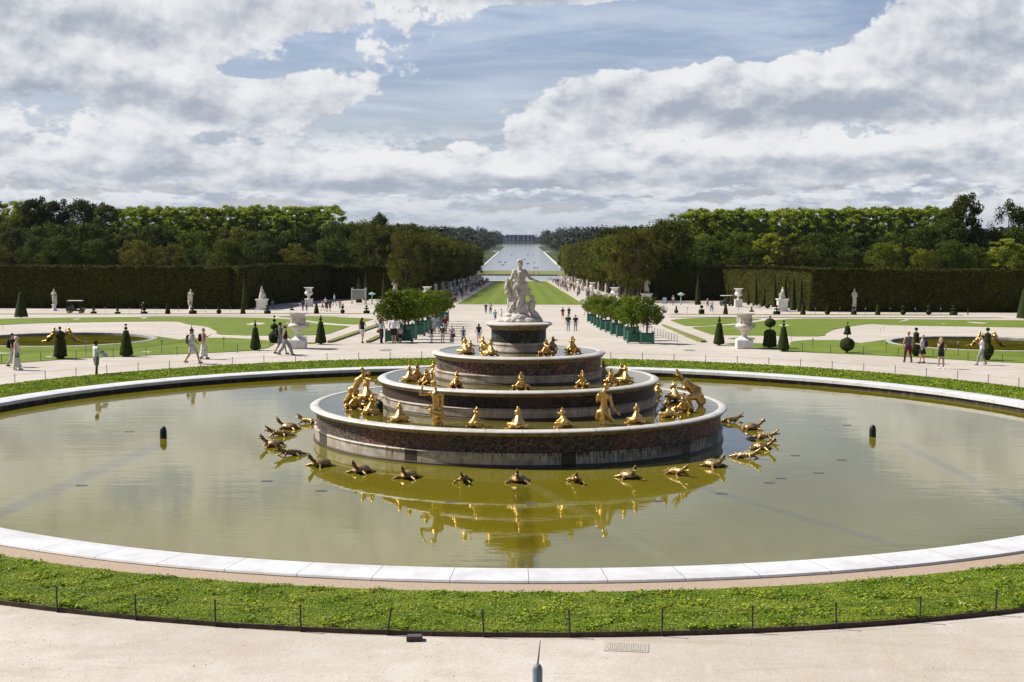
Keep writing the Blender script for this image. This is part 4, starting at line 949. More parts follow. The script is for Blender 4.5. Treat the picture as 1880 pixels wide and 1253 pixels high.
def xrow(x0, x1, d, ya, yb, kinds, step, label, group, w=1.):
    x = x0
    while x < x1:
        dd = d+random.uniform(-2, 2); y = ya+(yb-ya)*(x-x0)/(x1-x0); kd = random.choice(kinds)
        plant_tree(kd, (x-957)*dd/F, dd, top_h(dd, y+random.uniform(-1.2, 1.2)), label, group, w); x += step*random.uniform(.85, 1.15)
xrow(236, 612, 436, 381, 377, 'C', 26, 'light green poplar in the even high row behind the left wood', 'high row on the left', 1.45)
xrow(228, 600, 450, 384, 379, 'C', 30, 'light green poplar in the even high row behind the left wood', 'high row on the left', 1.15)
xrow(-30, 75, 430, 368, 372, 'C', 27, 'light green poplar behind the dark trees at the far left', 'high trees at the far left', 1.1)
xrow(70, 215, 372, 368, 378, 'AF', 40, 'tall dark green tree standing above the left wood', 'tall dark trees on the left', .8)
xrow(-20, 70, 372, 392, 392, 'AB', 40, 'mid height tree at the far left of the wood', 'mid trees at the far left', .9)
xrow(620, 800, 410, 402, 418, 'ABFA', 26, 'dark tree on the falling skyline left of the avenue', 'skyline trees left of the avenue', .9)
plant_tree('F', (699-957)*395/F, 395, top_h(395, 393), 'dark pointed tree sticking up from the skyline left of the avenue', None, .7)
xrow(1268, 1730, 436, 382, 375, 'C', 26, 'light green poplar in the even high row behind the right wood', 'high row on the right', 1.5)
xrow(1262, 1735, 450, 384, 377, 'C', 30, 'light green poplar in the even high row behind the right wood', 'high row on the right', 1.2)
xrow(1120, 1265, 410, 420, 402, 'ABFA', 26, 'dark tree on the rising skyline right of the avenue', 'skyline trees right of the avenue', .9)
plant_tree('F', (1768-957)*335/F, 335, top_h(335, 353), 'tallest dark green tree at the right edge of the wood', None, .82)
plant_tree('F', (1740-957)*345/F, 345, top_h(345, 376), 'dark green tree left of the tallest one at the right edge', None, .8)
plant_tree('A', (1848-957)*338/F, 338, top_h(338, 362), 'tall open crowned tree right of the tallest one at the right edge', None, .65)
plant_tree('A', (1895-957)*338/F, 338, top_h(338, 372), 'tall tree cut by the right edge of the view', None, .65)
plant_tree('C', (1412-957)*300/F, 300, top_h(300, 424), 'bright yellow green tree behind the right sunlit hedge', None, 1.6)
plant_tree('C', (1845-957)*300/F, 300, top_h(300, 432), 'bright yellow green tree behind the hedge at the far right', None, 2.)
for kd, ps in PROTO.items():
    for i, p in enumerate(ps):
        if (kd, i) not in used: plant_tree(kd, -60-10*i, 350+i*6, 17, 'tree inside the left wood behind the front rows', 'inner trees of the left wood')
# the far woods: canopies read as one mass
def far_wood(name, label, gen, ls, per):
    cl = gen; V = crown_quads(cl, per, ls, 5, .5); tag(link(name, quads(name, V, M['far'])), label, 'wood', kind='stuff')
rs = random.Random(4)
cl = []
d = 470.
while d < 1000:
    for sx in (-1, 1):
        X = 38.
        while X < .40*d+20:
            t = (d-470)/530; top = 7.5+2.5*t*0+rs.uniform(-2.5, 1.5) if X > 50 else 4+rs.uniform(-3, 1); Y = d-CD+rs.uniform(-4, 4); XX = sx*(X+rs.uniform(-3, 3)); g0 = gz(XX, Y)
            hh = top-g0; rr = 6.5
            cl += [(XX, Y, top-rr*.8, rr), (XX+rs.uniform(-4, 4), Y-3, top-rr*1.5, rr), (XX+rs.uniform(-4, 4), Y-4, (top+g0)/2, rr*1.1)]
            X += 11.5
    d += 13
far_wood('distant_wood', 'dark mass of woodland on both sides of the avenue beyond the garden', cl, 1.0, 34)
cl = []
d = 1010.
while d < 3700:
    for sx in (-1, 1):
        e = (46 if d < 1500 else 58) if d < 1925 else (170 if d < 2085 else (52 if d < 2700 else (60 if d < 3080 else 50)))
        X = e+12; st = 22+(d-1010)*.006
        k = 0
        while X < .40*d and k < 26:
            top = CH+d*.0031+rs.uniform(-5, 3) - (7 if k == 0 else 0); Y = d-CD+rs.uniform(-9, 9); XX = sx*(X+rs.uniform(-5, 5)); rr = 13
            cl += [(XX, Y, top-rr*.8, rr), (XX, Y-6, top-rr*1.7, rr)]
            if k == 0: cl += [(XX-sx*4, Y, -10, rr), (XX-sx*4, Y-10, -16, rr)]
            X += st; k += 1
    d += 24 if d < 2000 else 34
for j in range(26):
    for q in range(2): XX = -190+15*j+rs.uniform(-4, 4); cl += [(XX, 3480-CD+30*q, 0-7+rs.uniform(-1.5, 1.5), 9), (XX, 3470-CD, -15, 9)]
far_wood('horizon_wood', 'blue green woods beside the canal out to the horizon', cl, 2.4, 26)

# ------------------------------------------------------------------ clipped hedges
def hedge(label, x0, y0, x1, y1, th, h, group=None):
    """a wall of clipped foliage from (x0, y0) to (x1, y1)"""
    a = Vector((x0, y0)); b_ = Vector((x1, y1)); L_ = (b_-a).length; u = (b_-a)/L_; w = Vector((-u.y, u.x))
    nx = max(2, int(L_/.55)); prof = [(0, z) for z in np.linspace(0, h, 13)]+[(t, h) for t in np.linspace(.5, th-.5, 3)]+[(th, z) for z in np.linspace(h, 0, 7)]
    vs = []; fs = []; m = len(prof)
    for i in range(nx+1):
        s = L_*i/nx
        for (t, z) in prof:
            p = a+u*s+w*t; n = mnoise.noise((p.x*.7, p.y*.7, z*.7))*.22+mnoise.noise((p.x*.12, p.y*.12, z*.2))*.25
            zz = gz(p.x, p.y)-.2+z+(.14*mnoise.noise((p.x*.9, p.y*.9, 3)) if z > h-.2 else 0)
            q = p+w*n*(1 if t > th/2 else -1)*(0 if z > h-.05 and 0 < t < th else 1); vs.append((q.x, q.y, zz))
    for i in range(nx):
        for j in range(m-1): fs.append((i*m+j, i*m+j+1, (i+1)*m+j+1, (i+1)*m+j))
    fs += [tuple(range(m)), tuple(range(nx*m+m-1, nx*m-1, -1))]
    t_ = thing('clipped_hedge', (0, 0, 0), label, 'hedge', group)
    MB().add(vs, fs).build('body', M['hedge'], t_, smooth=True, fix=True)
    # leaf tufts over top and faces
    rs_ = np.random.RandomState(int(abs(x0)*7)); n = int(L_*95)
    s = rs_.rand(n)*L_; k = rs_.rand(n); t = np.where(k < .3, rs_.rand(n)*th, np.where(rs_.rand(n) < .8, 0., th)); z = np.where(k < .3, h, rs_.rand(n)*h)
    P = np.stack([a.x+u.x*s+w.x*t, a.y+u.y*s+w.y*t, z], 1)
    P[:, 2] += np.array([gz(p[0], p[1])-.2 for p in P]); P += rs_.normal(0, .10, P.shape)
    cl = np.concatenate([P, np.full((n, 1), .12)], 1)
    link('leaves', quads('leaves', crown_quads(cl, 2, .16, 3), M['hedgeleaf']), t_)
Yf, Yb = 230-CD, 286-CD
hedge('long dark clipped hedge wall behind the left parterre', -128, Yf, -47.7, Yf, 2.5, 7.15)
hedge('clipped hedge wall running back from the corner on the left', -45.2, Yf, -38.5, Yb, 2.5, 7.15)
hedge('dark clipped hedge wall at the back, left of the avenue', -43.5, Yb, -24.6, Yb, 2.5, 6.9)
hedge('long dark clipped hedge wall behind the right parterre', 47.7, Yf, 128, Yf, 2.5, 7.15)
hedge('sunlit clipped hedge wall running back on the right', 47.7, Yf, 41.2, Yb, -2.5, 7.15)
hedge('dark clipped hedge wall at the back, right of the avenue', 24.6, Yb, 43.5, Yb, 2.5, 6.9)

# ------------------------------------------------------------------ topiary
def topi(px, yb, yt, prof, label, cat='topiary', group=None, base=None, wide=1., tr=0.):
    """prof: (radius, height) as shares of the full height"""
    p = gp(px, yb); h = (yb-yt)*mpp(p); t = thing('topiary', p, label, cat, group)
    q = []
    for (r0, z0), (r1, z1) in zip(prof, prof[1:]):
        n = max(1, int(math.hypot(r1-r0, z1-z0)/.045))
        q += [(r0+(r1-r0)*i/n, z0+(z1-z0)*i/n) for i in range(n)]
    q.append(prof[-1])
    b = MB(); b.lathe([(max(.0, r*h*wide), z*h) for r, z in q], 22, jit=.035); b.build('foliage', M['yew'], t, smooth=True, rz=random.uniform(0, 6))
    if tr or prof[0][1] > .01: MB().lathe([(.035*h, -.1), (.03*h, (prof[0][1]+.03)*h)], 8).build('trunk', M['bark'], t)
    return t
def ballp(c, r, n=7, lo=-1., hi=1.): return [(max(.006, r*math.sqrt(max(0, 1-t*t))), c+r*t) for t in [lo+(hi-lo)*i/(n-1) for i in range(n)]]
cone = [(.02, .015), (.17, .05), (.20, .10), (.19, .14), (.075, .78), (.03, .785), (.015, .80)]+ballp(.85, .05)+[(.006, .91)]+ballp(.955, .038, 5)
cone2 = [(.03, .02), (.16, .05), (.19, .10), (.18, .15), (.075, .76), (.02, .78), (.02, .80), (.055, .83), (.03, .92), (.008, .94)]+ballp(.97, .025, 5)
drum = [(.06, .05), (.18, .055), (.185, .10), (.155, .50), (.10, .57), (.015, .585), (.015, .63)]+ballp(.78, .15)+[(.01, .93)]+ballp(.965, .03, 5)
drumL = [(.09, .0), (.12, .06), (.21, .09), (.20, .14), (.16, .56), (.17, .60)]+ballp(.73, .155, 6, -.8)+[(.03, .885), (.03, .90)]+ballp(.95, .048, 5)
bellb = [(.03, 0), (.03, .06)]+ballp(.28, .235)+[(.015, .52), (.015, .58), (.13, .60), (.10, .67), (.085, .78), (.05, .87), (.006, .88), (.006, .92)]+ballp(.96, .03, 5)
urnt = [(.06, 0), (.10, .08), (.17, .2), (.20, .33), (.16, .45), (.08, .50), (.10, .56), (.09, .66), (.10, .78), (.05, .82), (.02, .84)]+ballp(.93, .06, 6)
pyr = [(.02, 0), (.02, .03), (.28, .035), (.27, .07), (.075, .97), (.05, 1.0), (0, 1.)]
tall = [(.09, 0), (.10, .03), (.095, .07), (.02, .93), (.006, 1.)]
spiral = [(.12, 0), (.2, .12), (.2, .30), (.08, .42), (.03, .46), (.12, .50), (.14, .6), (.05, .68), (.02, .70)]+ballp(.79, .06, 6)+[(.01, .87)]+ballp(.93, .04, 5)
T_ = [(111, 659.5, 599, drumL, 'yew topiary with a drum and a ball in front of the left small basin', 1.), (232, 655, 593.5, cone, 'yew cone topped by two balls, right of the left small basin', 1.05), (469, 643.5, 588.5, cone2, 'yew cone with a bell on top at the corner of the left parterre', 1.),
      (504, 630, 577.5, spiral, 'yew topiary of stacked shapes behind the walking couple', 1.), (589, 632.5, 578.5, cone2, 'yew cone right of the big left vase', 1.05), (352, 625, 597, cone, 'yew topiary tip behind the couple with backpacks', .9),
      (1320, 634.5, 580.5, cone2, 'yew cone left of the big right vase', 1.05), (1413, 640, 579.5, drum, 'yew drum with a ball on top, right of the big right vase', 1.15), (1438, 645.5, 587.5, cone, 'faceted yew cone at the corner of the right parterre', 1.),
      (1555, 649, 590.5, bellb, 'yew ball under a bell on the right parterre lawn', 1.), (1681, 655, 600.5, urnt, 'yew topiary behind the two women on the right', 1.), (1812, 662.5, 600.5, urnt, 'yew topiary vase shape beside the woman in grey trousers', 1.),
      (39, 583.5, 537, pyr, 'big clipped yew pyramid at the far left', .98), (1880, 586, 531, pyr, 'big clipped yew pyramid cut by the right edge', .9)]
for px, yb, yt, pr, lab, w in T_: topi(px, yb, yt, pr, lab, wide=w)
potc = [(.30, 0), (.33, .05), (.33, .2), (.1, .24), (.05, .3), (.22, .40), (.10, .5), (.05, .6), (.12, .68), (.02, .8), (.02, 1.)]
bb = ballp(.28, .27, 7)+[(.05, .57), (.05, .6)]+ballp(.78, .19, 7)
cube = [(.30, .0), (.32, .05), (.30, .45), (.27, .5), (.05, .52), (.05, .6)]+ballp(.79, .19, 7)
conel = [(.22, 0), (.25, .1), (.22, .3), (.09, 1.)]
stk = [(.36, 0), (.38, .22), (.34, .34), (.08, .38), (.06, .46), (.26, .50), (.26, .62), (.06, .66), (.05, .72)]+ballp(.85, .14, 6)
onion = ballp(.26, .26, 6)+[(.08, .5), (.2, .58), (.08, .68), (.05, .74), (.12, .82), (.02, .98)]
row = [(172, 576, 559, potc), (216, 576.5, 560, potc), (265, 576.5, 558, potc), (308, 577, 557, conel), (354, 577, 558, stk), (402, 577, 559, onion), (446, 577, 557, conel), (491, 576.5, 560, stk), (536, 570, 558, potc), (581, 576.5, 557, conel), (629, 576.5, 561, bb), (673, 576, 560, stk),
       (1241.5, 576, 561, onion), (1288, 577, 560, cube), (1332, 577.5, 559, conel), (1380, 573, 560, potc), (1426, 578, 560, stk), (1474, 578.5, 558, conel), (1519, 578.5, 559, onion), (1567.5, 578.5, 562, cube), (1611.5, 579, 559, conel), (1658, 579, 560, bb), (1705, 579, 559.5, bb), (1750.5, 579, 560, stk)]
shp = {id(potc): 'tiny potted topiary', id(bb): 'yew of two stacked balls', id(cube): 'yew block with a ball', id(conel): 'small slim yew cone', id(stk): 'small yew of stacked discs', id(onion): 'small yew of onion shape'}
for i, (px, yb, yt, pr) in enumerate(row):
    side, n = ('left', i) if px < 957 else ('right', 23-i)
    topi(px, yb, yt, pr, '%s on the grass strip, number %s from the %s end' % (shp[id(pr)], ['one', 'two', 'three', 'four', 'five', 'six', 'seven', 'eight', 'nine', 'ten', 'eleven', 'twelve'][n], side), group='small clipped yews along the %s grass strip' % side)
for i, (px, yt, yb) in enumerate([(449, 510, 569), (659, 509, 556), (672, 501, 552), (705, 503, 552), (747, 506, 552), (1165, 504, 552), (1205, 506, 552), (1281, 504, 560), (1325, 503, 552), (1337, 519, 557), (1358, 506, 553), (1374, 530, 560), (1387, 507, 562), (1403, 528, 562), (1422, 507, 564), (1441, 509, 566), (1456, 507, 570), (1470, 512, 572)]):
    side = 'left' if px < 957 else 'right'; j = i if i < 5 else i-5
    topi(px, yb, yt, tall, 'tall slim yew cone by the %s hedge, number %s from the left' % (side, ['one', 'two', 'three', 'four', 'five', 'six', 'seven', 'eight', 'nine', 'ten', 'eleven', 'twelve', 'thirteen'][j]), group='tall yew cones before the %s hedge' % side, wide=1.3 if px in (659,) else 1.05)
for px, yb, r, lab in ((1409, 567, 4, 'low yew ball at the foot of the sunlit hedge, right one'), (1398, 564, 3, 'low yew ball at the foot of the sunlit hedge, left one'), (1334, 557, 4, 'low yew ball by the golf cart')):
    topi(px, yb, yb-2*r-2, ballp(.5, .5, 8), lab)

# ------------------------------------------------------------------ orange trees in green boxes
def citrus(seed, bw, bh, th, cr):
    o = bpy.data.objects.new('orange_tree', None); COL.objects.link(o)
    rnd = random.Random(seed); cl = []
    zc = th-cr*.9
    for i in range(42):
        v = Vector((rnd.gauss(0, 1), rnd.gauss(0, 1), rnd.gauss(0, .9))).normalized(); q = rnd.uniform(.45, .86)
        cl.append((v.x*cr*q, v.y*cr*q, zc+v.z*cr*.82*q, cr*rnd.uniform(.2, .34)))
    link('crown', quads('crown', crown_quads(cl, 120, .058, seed), M['citrus']), o)
    b = MB(); b.tube([(0, 0, bh*.9), (.02, 0, zc-cr*.5), (0, .02, zc)], [.06, .05, .03], 8)
    for i in range(6):
        a = rnd.uniform(0, 6.28); b.tube([(0, 0, zc-cr*.55), (.35*cr*math.cos(a), .35*cr*math.sin(a), zc-cr*.1), (.6*cr*math.cos(a), .6*cr*math.sin(a), zc+cr*.25)], [.03, .02, .01], 5)
    b.build('trunk', M['bark'], o, fix=False)
    box = MB().box(-bw/2+.03, bw/2-.03, -bw/2+.03, bw/2-.03, .10, bh-.05).build('planter_box', M['planter'], o)
    for sx in (-1, 1):
        for sy in (-1, 1):
            b = MB(); x, y = sx*(bw/2-.025), sy*(bw/2-.025); b.box(x-.04, x+.04, y-.04, y+.04, 0, bh); b.ell((x, y, bh+.045), .05, 8); b.build('corner_post', M['planterfr'], box)
    for a in range(4):
        b = MB(); b.T = Matrix.Rotation(a*math.pi/2, 4, 'Z'); w = bw/2-.068
        b.box(-w, w, -bw/2+.012, -bw/2+.028, .12, .17); b.box(-w, w, -bw/2+.012, -bw/2+.028, bh-.11, bh-.06)
        for i in range(9): x = -w+2*w*(i+.5)/9; b.box(x-w/9*.82, x+w/9*.82, -bw/2+.016, -bw/2+.0295, .172, bh-.112)
        b.build('slat_panel', M['planter'], box)
    MB().box(-bw/2+.06, bw/2-.06, -bw/2+.06, bw/2-.06, bh-.049, bh-.02).build('soil', M['soil'], o)
    return o
ct = [citrus(1, .86, .70, 3.15, 1.36), citrus(2, .98, .92, 3.4, 1.40), citrus(3, .88, .80, 3.25, 1.3)]
cu = set()
def put_c(i, X, d, lab, grp, s=1.):
    loc = (X, d-CD, gz(X, d-CD))
    if i not in cu: cu.add(i); o = ct[i]; o.location = loc; o.scale = (s, s, s)
    else: o = copy_tree(ct[i], None, loc, random.choice((0, 1.5708, 3.14159)), s)
    tag(o, lab, 'potted tree', grp)
def xd(px, d): return (px-957.2)*d/F+CX
rr = [(1189, 89.6, 0), (1165, 90.6, 0), (1160, 96, 1), (1144, 103, 2), (1134, 108, 1), (1122, 116, 2), (1113, 122, 1), (1105, 130, 0), (1099, 138, 2), (1093, 147, 0), (1087, 158, 1)]
for k, (px, d, i) in enumerate(rr): put_c(i, xd(px, d), d, 'orange tree in a square green box, number %d of the right row from the front' % (k+1), 'boxed orange trees right of the walk')
lr = [(722, 90, 0), (744, 90.5, 0), (750, 96, 1), (768, 104, 2), (775, 110, 1), (787, 118, 2), (795, 126, 1), (802, 134, 0), (808, 144, 1), (815, 158, 1)]
for k, (px, d, i) in enumerate(lr): put_c(i, xd(px, d), d, 'orange tree in a square green box, number %d of the left row from the front' % (k+1), 'boxed orange trees left of the walk', 1.12)
p = gp(659, 558.5); bx = thing('empty_planter', p, 'grey box frame standing before the left hedge beside a yew cone', 'planter')
b = MB(); b.box(-1.2, 1.2, -.8, .8, .9, 2.6); b.build('box', basic('grey_wood', (.25, .26, .24), (.33, .34, .32), 3, .8), bx)
for sx in (-1, 1):
    for sy in (-1, 1): MB().box(sx*1.2-.07, sx*1.2+.07, sy*.8-.07, sy*.8+.07, 0, 2.9).build('leg', M['whitestone'], bx)

# ------------------------------------------------------------------ vases and statues of the garden
def handles(b, r, z, s=1.):
    for sx in (-1, 1): b.tube([(sx*r*.9, 0, z-.16*s), (sx*(r+.13*s), 0, z-.08*s), (sx*(r+.15*s), 0, z+.06*s), (sx*(r+.02), 0, z+.13*s)], [.05*s, .045*s, .04*s, .035*s], 8)
def big_vase(loc, lab):
    t = thing('marble_vase', loc, lab, 'vase')
    b = MB(); b.frus(.98, .98, -.1, .50); b.frus(.98, .92, .50, .55); b.build('pedestal', M['whitestone'], t)
    b = MB(); b.frus(.92, .40, .552, .70); b.lathe([(.22, .69), (.19, .76), (.155, .86), (.16, .98), (.24, 1.02), (.24, 1.06), (.19, 1.08)], 24); b.build('foot', M['whitestone'], t)
    b = MB(); b.lathe([(.18, 1.07), (.36, 1.12), (.52, 1.24), (.58, 1.36), (.57, 1.44), (.49, 1.50), (.44, 1.54), (.435, 1.98), (.46, 2.05), (.56, 2.11), (.62, 2.15), (.62, 2.18), (.55, 2.19), (.45, 2.14), (.42, 2.0), (.3, 1.9), (0, 1.88)], 40, cap=False)
    handles(b, .52, 1.42); b.build('bowl', M['stone'], t, smooth=50)
    b = MB(); rnd = random.Random(3)
    for i in range(11):                       # carved figures round the body
        a = i*2*math.pi/11; b.ell((.43*math.cos(a), .43*math.sin(a), 1.66+rnd.uniform(-.02, .03)), (.06, .06, .13), 8); b.ell((.445*math.cos(a), .445*math.sin(a), 1.84), .042, 8); b.tube([(.45*math.cos(a), .45*math.sin(a), 1.75), (.47*math.cos(a+.2), .47*math.sin(a+.2), 1.8+rnd.uniform(-.08, .08))], .02, 5)
    b.build('relief', M['stone'], t, smooth=True)
p = gp(547, 640); big_vase(p, 'big white marble vase with carved figures, left of the central walk')
p = gp(1366, 640); big_vase(p, 'big white marble vase with carved figures, right of the central walk')
VP = [(.16, 0), (.14, .08), (.10, .2), (.16, .24), (.10, .28), (.28, .36), (.40, .50), (.38, .62), (.30, .68), (.29, .95), (.36, 1.02), (.46, 1.06), (.46, 1.09), (.34, 1.08), (.26, 1.0), (0, .95)]
def small_vase_parts(t, ph, vh, pw, w=1.):
    b = MB(); b.frus(pw, pw, -.3, ph*.12); b.frus(pw*.86, pw*.86, ph*.12, ph*.88); b.frus(pw*.9, pw, ph*.88, ph); b.build('pedestal', M['whitestone'], t)
    b = MB(); b.lathe([(r_*vh*w, ph+z*vh/1.09) for r_, z in VP], 20, cap=False); b.build('bowl', M['whitestone'], t, smooth=50)
def statue_mesh(seed, kind='stand'):
    rnd = random.Random(seed); g = []
    sw = rnd.choice((-1, 1))
    if kind == 'stand':
        g = [((0, 0, 1.68), (.10, .115, .13)), ((0, 0, 1.58), .06, (0, 0, 1.46), .07), ((-.17, 0, 1.42), .08, (.17, 0, 1.42), .08), ((0, 0, 1.36), .17, (sw*.03, 0, 1.08), .15), ((sw*.03, 0, 1.05), .16, (sw*.05, 0, .92), .19),
             ((sw*.12, 0, .88), .12, (sw*.11, -.03, .48), .085), ((sw*.11, -.03, .48), .08, (sw*.11, .02, .06), .05), ((-sw*.05, 0, .88), .12, (-sw*.08, -.10, .50), .085), ((-sw*.08, -.10, .50), .08, (-sw*.12, .04, .06), .05),
             ((sw*.19, 0, 1.42), .065, (sw*.30, -.04, 1.16), .05), ((sw*.30, -.04, 1.16), .045, (sw*.18, -.20, 1.22), .035), ((-sw*.19, 0, 1.42), .065, (-sw*.30, 0, 1.14), .05), ((-sw*.30, 0, 1.14), .045, (-sw*.22, -.1, .92), .035),
             ((-sw*.22, .05, 1.0), .10, (-sw*.20, .05, .2), .12), ((-sw*.18, .08, .5), .13, (-sw*.14, .08, .1), .16), ((0, 0, .0), (.32, .30, .07))]
    elif kind == 'cloak':
        g = [((0, 0, 1.70), (.11, .12, .13)), ((0, 0, 1.6), .10, (0, 0, 1.4), .17), ((-.16, 0, 1.38), .10, (.16, 0, 1.38), .10), ((0, 0, 1.35), .22, (.02, 0, .9), .24), ((.02, 0, .9), .24, (0, 0, .1), .19), ((-.22, -.02, 1.3), .09, (-.24, -.06, 1.0), .09),
             ((.22, -.02, 1.3), .09, (.26, -.06, .98), .09), ((.26, -.08, .98), .06, (.0, -.24, 1.15), .05), ((-.1, -.1, 1.0), .10, (-.14, -.1, .1), .08), ((.12, -.1, .9), .09, (.15, -.1, .1), .08), ((0, 0, 0), (.32, .30, .07))]
    elif kind == 'seated':
        g = [((.02, 0, 1.50), (.10, .11, .12)), ((.02, 0, 1.4), .06, (0, 0, 1.3), .08), ((-.16, 0, 1.24), .09, (.16, 0, 1.22), .09), ((0, 0, 1.18), .18, (0, .04, .82), .19), ((0, .05, .75), .24, (0, .0, .55), .28), ((-.1, 0, .7), .14, (-.14, -.38, .62), .11),
             ((.1, 0, .7), .14, (.16, -.34, .66), .11), ((-.14, -.38, .6), .10, (-.12, -.34, .1), .07), ((.16, -.34, .62), .10, (.20, -.42, .1), .07), ((.18, 0, 1.2), .07, (.30, -.1, .95), .055), ((.30, -.1, .95), .05, (.12, -.25, .85), .04), ((-.18, 0, 1.2), .07, (-.28, -.05, .95), .06),
             ((0, .05, .3), (.34, .36, .34)), ((0, -.05, .05), (.42, .46, .10))]
    else:  # struggling pair
        g = [((-.12, 0, 1.72), (.10, .11, .12)), ((-.1, 0, 1.62), .07, (-.02, 0, 1.5), .09), ((-.16, 0, 1.44), .10, (.14, 0, 1.5), .10), ((-.02, 0, 1.4), .18, (.10, 0, 1.0), .18), ((.10, 0, .95), .16, (.28, -.05, .55), .09), ((.28, -.05, .55), .08, (.24, 0, .08), .05),
             ((.04, 0, .95), .15, (-.20, -.05, .58), .09), ((-.20, -.05, .58), .08, (-.28, 0, .08), .05), ((.16, 0, 1.48), .07, (.36, -.05, 1.26), .055), ((.36, -.05, 1.26), .05, (.30, -.1, .98), .045), ((-.18, 0, 1.42), .07, (-.36, -.1, 1.22), .055), ((-.36, -.1, 1.22), .05, (-.2, -.2, 1.02), .04),
             ((.02, -.2, .95), (.10, .11, .11)), ((.02, -.18, .8), .16, (.08, -.1, .42), .17), ((.1, -.15, .7), .07, (.3, -.2, .85), .05), ((.08, -.1, .35), .14, (-.16, -.25, .22), .09), ((-.16, -.25, .22), .09, (0, -.2, .06), .06), ((0, -.05, .0), (.40, .34, .08))]
    return organic('statue_figure', g, M['stone'], .03, 2, bump=(.02, 7.))
STM = {'stand': statue_mesh(1), 'stand2': statue_mesh(4), 'cloak': statue_mesh(2, 'cloak'), 'seated': statue_mesh(3, 'seated'), 'pair': statue_mesh(5, 'pair')}
def statue(p, kind, total, ph, pw, lab, group=None, rz=0, round_=False):
    t = thing('marble_statue', p, lab, 'statue', group)
    if round_: MB().lathe([(pw*.5, -.3), (pw*.52, ph*.1), (pw*.34, ph*.3), (pw*.30, ph*.9), (pw*.36, ph)], 16).build('pedestal', M['whitestone'], t, smooth=50)
    else:
        b = MB(); b.frus(pw*1.12, pw*1.12, -.3, ph*.12); b.frus(pw*.92, pw*.92, ph*.12, ph*.86); b.frus(pw*.95, pw*1.15, ph*.86, ph*.93); b.frus(pw*1.15, pw*1.15, ph*.93, ph); b.build('pedestal', M['whitestone'], t)
    s = (total-ph)/1.82; o = link('figure', STM[kind], t, (0, 0, ph), rz, s); return t
def st_px(px, yb, yt, kind, phpx, pwpx, lab, rz=0, round_=False, d=None):
    p = gp(px, yb) if d is None else atground(px, d); m = mpp(p); statue(p, kind, (yb-yt)*m, phpx*m, pwpx*m, lab, None, rz, round_)
st_px(99.5, 571, 530.5, 'stand', 11, 11, 'white nude statue on a small base against the left hedge, leftmost one', 0, True)
st_px(350.5, 572, 531, 'stand2', 12, 11, 'white statue with lifted arm against the left hedge, second from the left', 3.1, True)
st_px(481, 569.5, 523, 'seated', 20, 19, 'white seated statue on a tall square pedestal at the left hedge corner', 1.2)
st_px(725, 553.5, 513, 'pair', 13, 18, 'white statue of a struggling pair on a pedestal left of the avenue', 0)
st_px(1187, 556, 510, 'pair', 17, 19, 'white statue of a struggling pair on a pedestal right of the avenue', 2.6)
st_px(1436, 572, 524, 'seated', 23, 19, 'white seated statue on a tall square pedestal at the right hedge', -1.2)
st_px(1568, 573, 530.5, 'cloak', 12, 11, 'white cloaked statue against the right hedge', 0, True)
st_px(1822.5, 572, 530, 'stand', 11, 11, 'white statue with raised elbow against the right hedge, rightmost one', 2.8, True)
for px, yb, yt, lab in ((567, 563, 528, 'white vase on a pedestal near the back left hedge'), (1355.5, 564, 530, 'white vase on a pedestal before the sunlit hedge')):
    p = gp(px, yb); m = mpp(p); t = thing('marble_vase', p, lab, 'vase'); small_vase_parts(t, 14*m, (yb-yt-14)*m, 15*m, .95)
# vases and statues lining the avenue
k = 0; d = 258.; proto_v = None; stp = {}
while d < 650:
    for sx, side in ((-1, 'left'), (1, 'right')):
        loc = (sx*17.3, d-CD, gz(0, d-CD)); kd = ['vase', 'stand', 'stand2', 'vase', 'cloak', 'seated'][k % 6]
        lab = 'white %s in the row along the %s edge of the avenue' % ('vase' if kd == 'vase' else 'statue', side); grp = 'white vases and statues along the %s of the avenue' % side
        if kd == 'vase':
            if proto_v is None: proto_v = thing('marble_vase', loc, lab, 'vase', grp); small_vase_parts(proto_v, 1.1, 1.9, 1.0)
            else: tag(copy_tree(proto_v, None, loc), lab, 'vase', grp)
        elif kd not in stp: stp[kd] = statue(loc, kd, 3.5, 1.3, 1.0, lab, grp, 0)
        else: tag(copy_tree(stp[kd], None, loc, 1.57*sx), lab, 'statue', grp)
    k += 1; d += 27
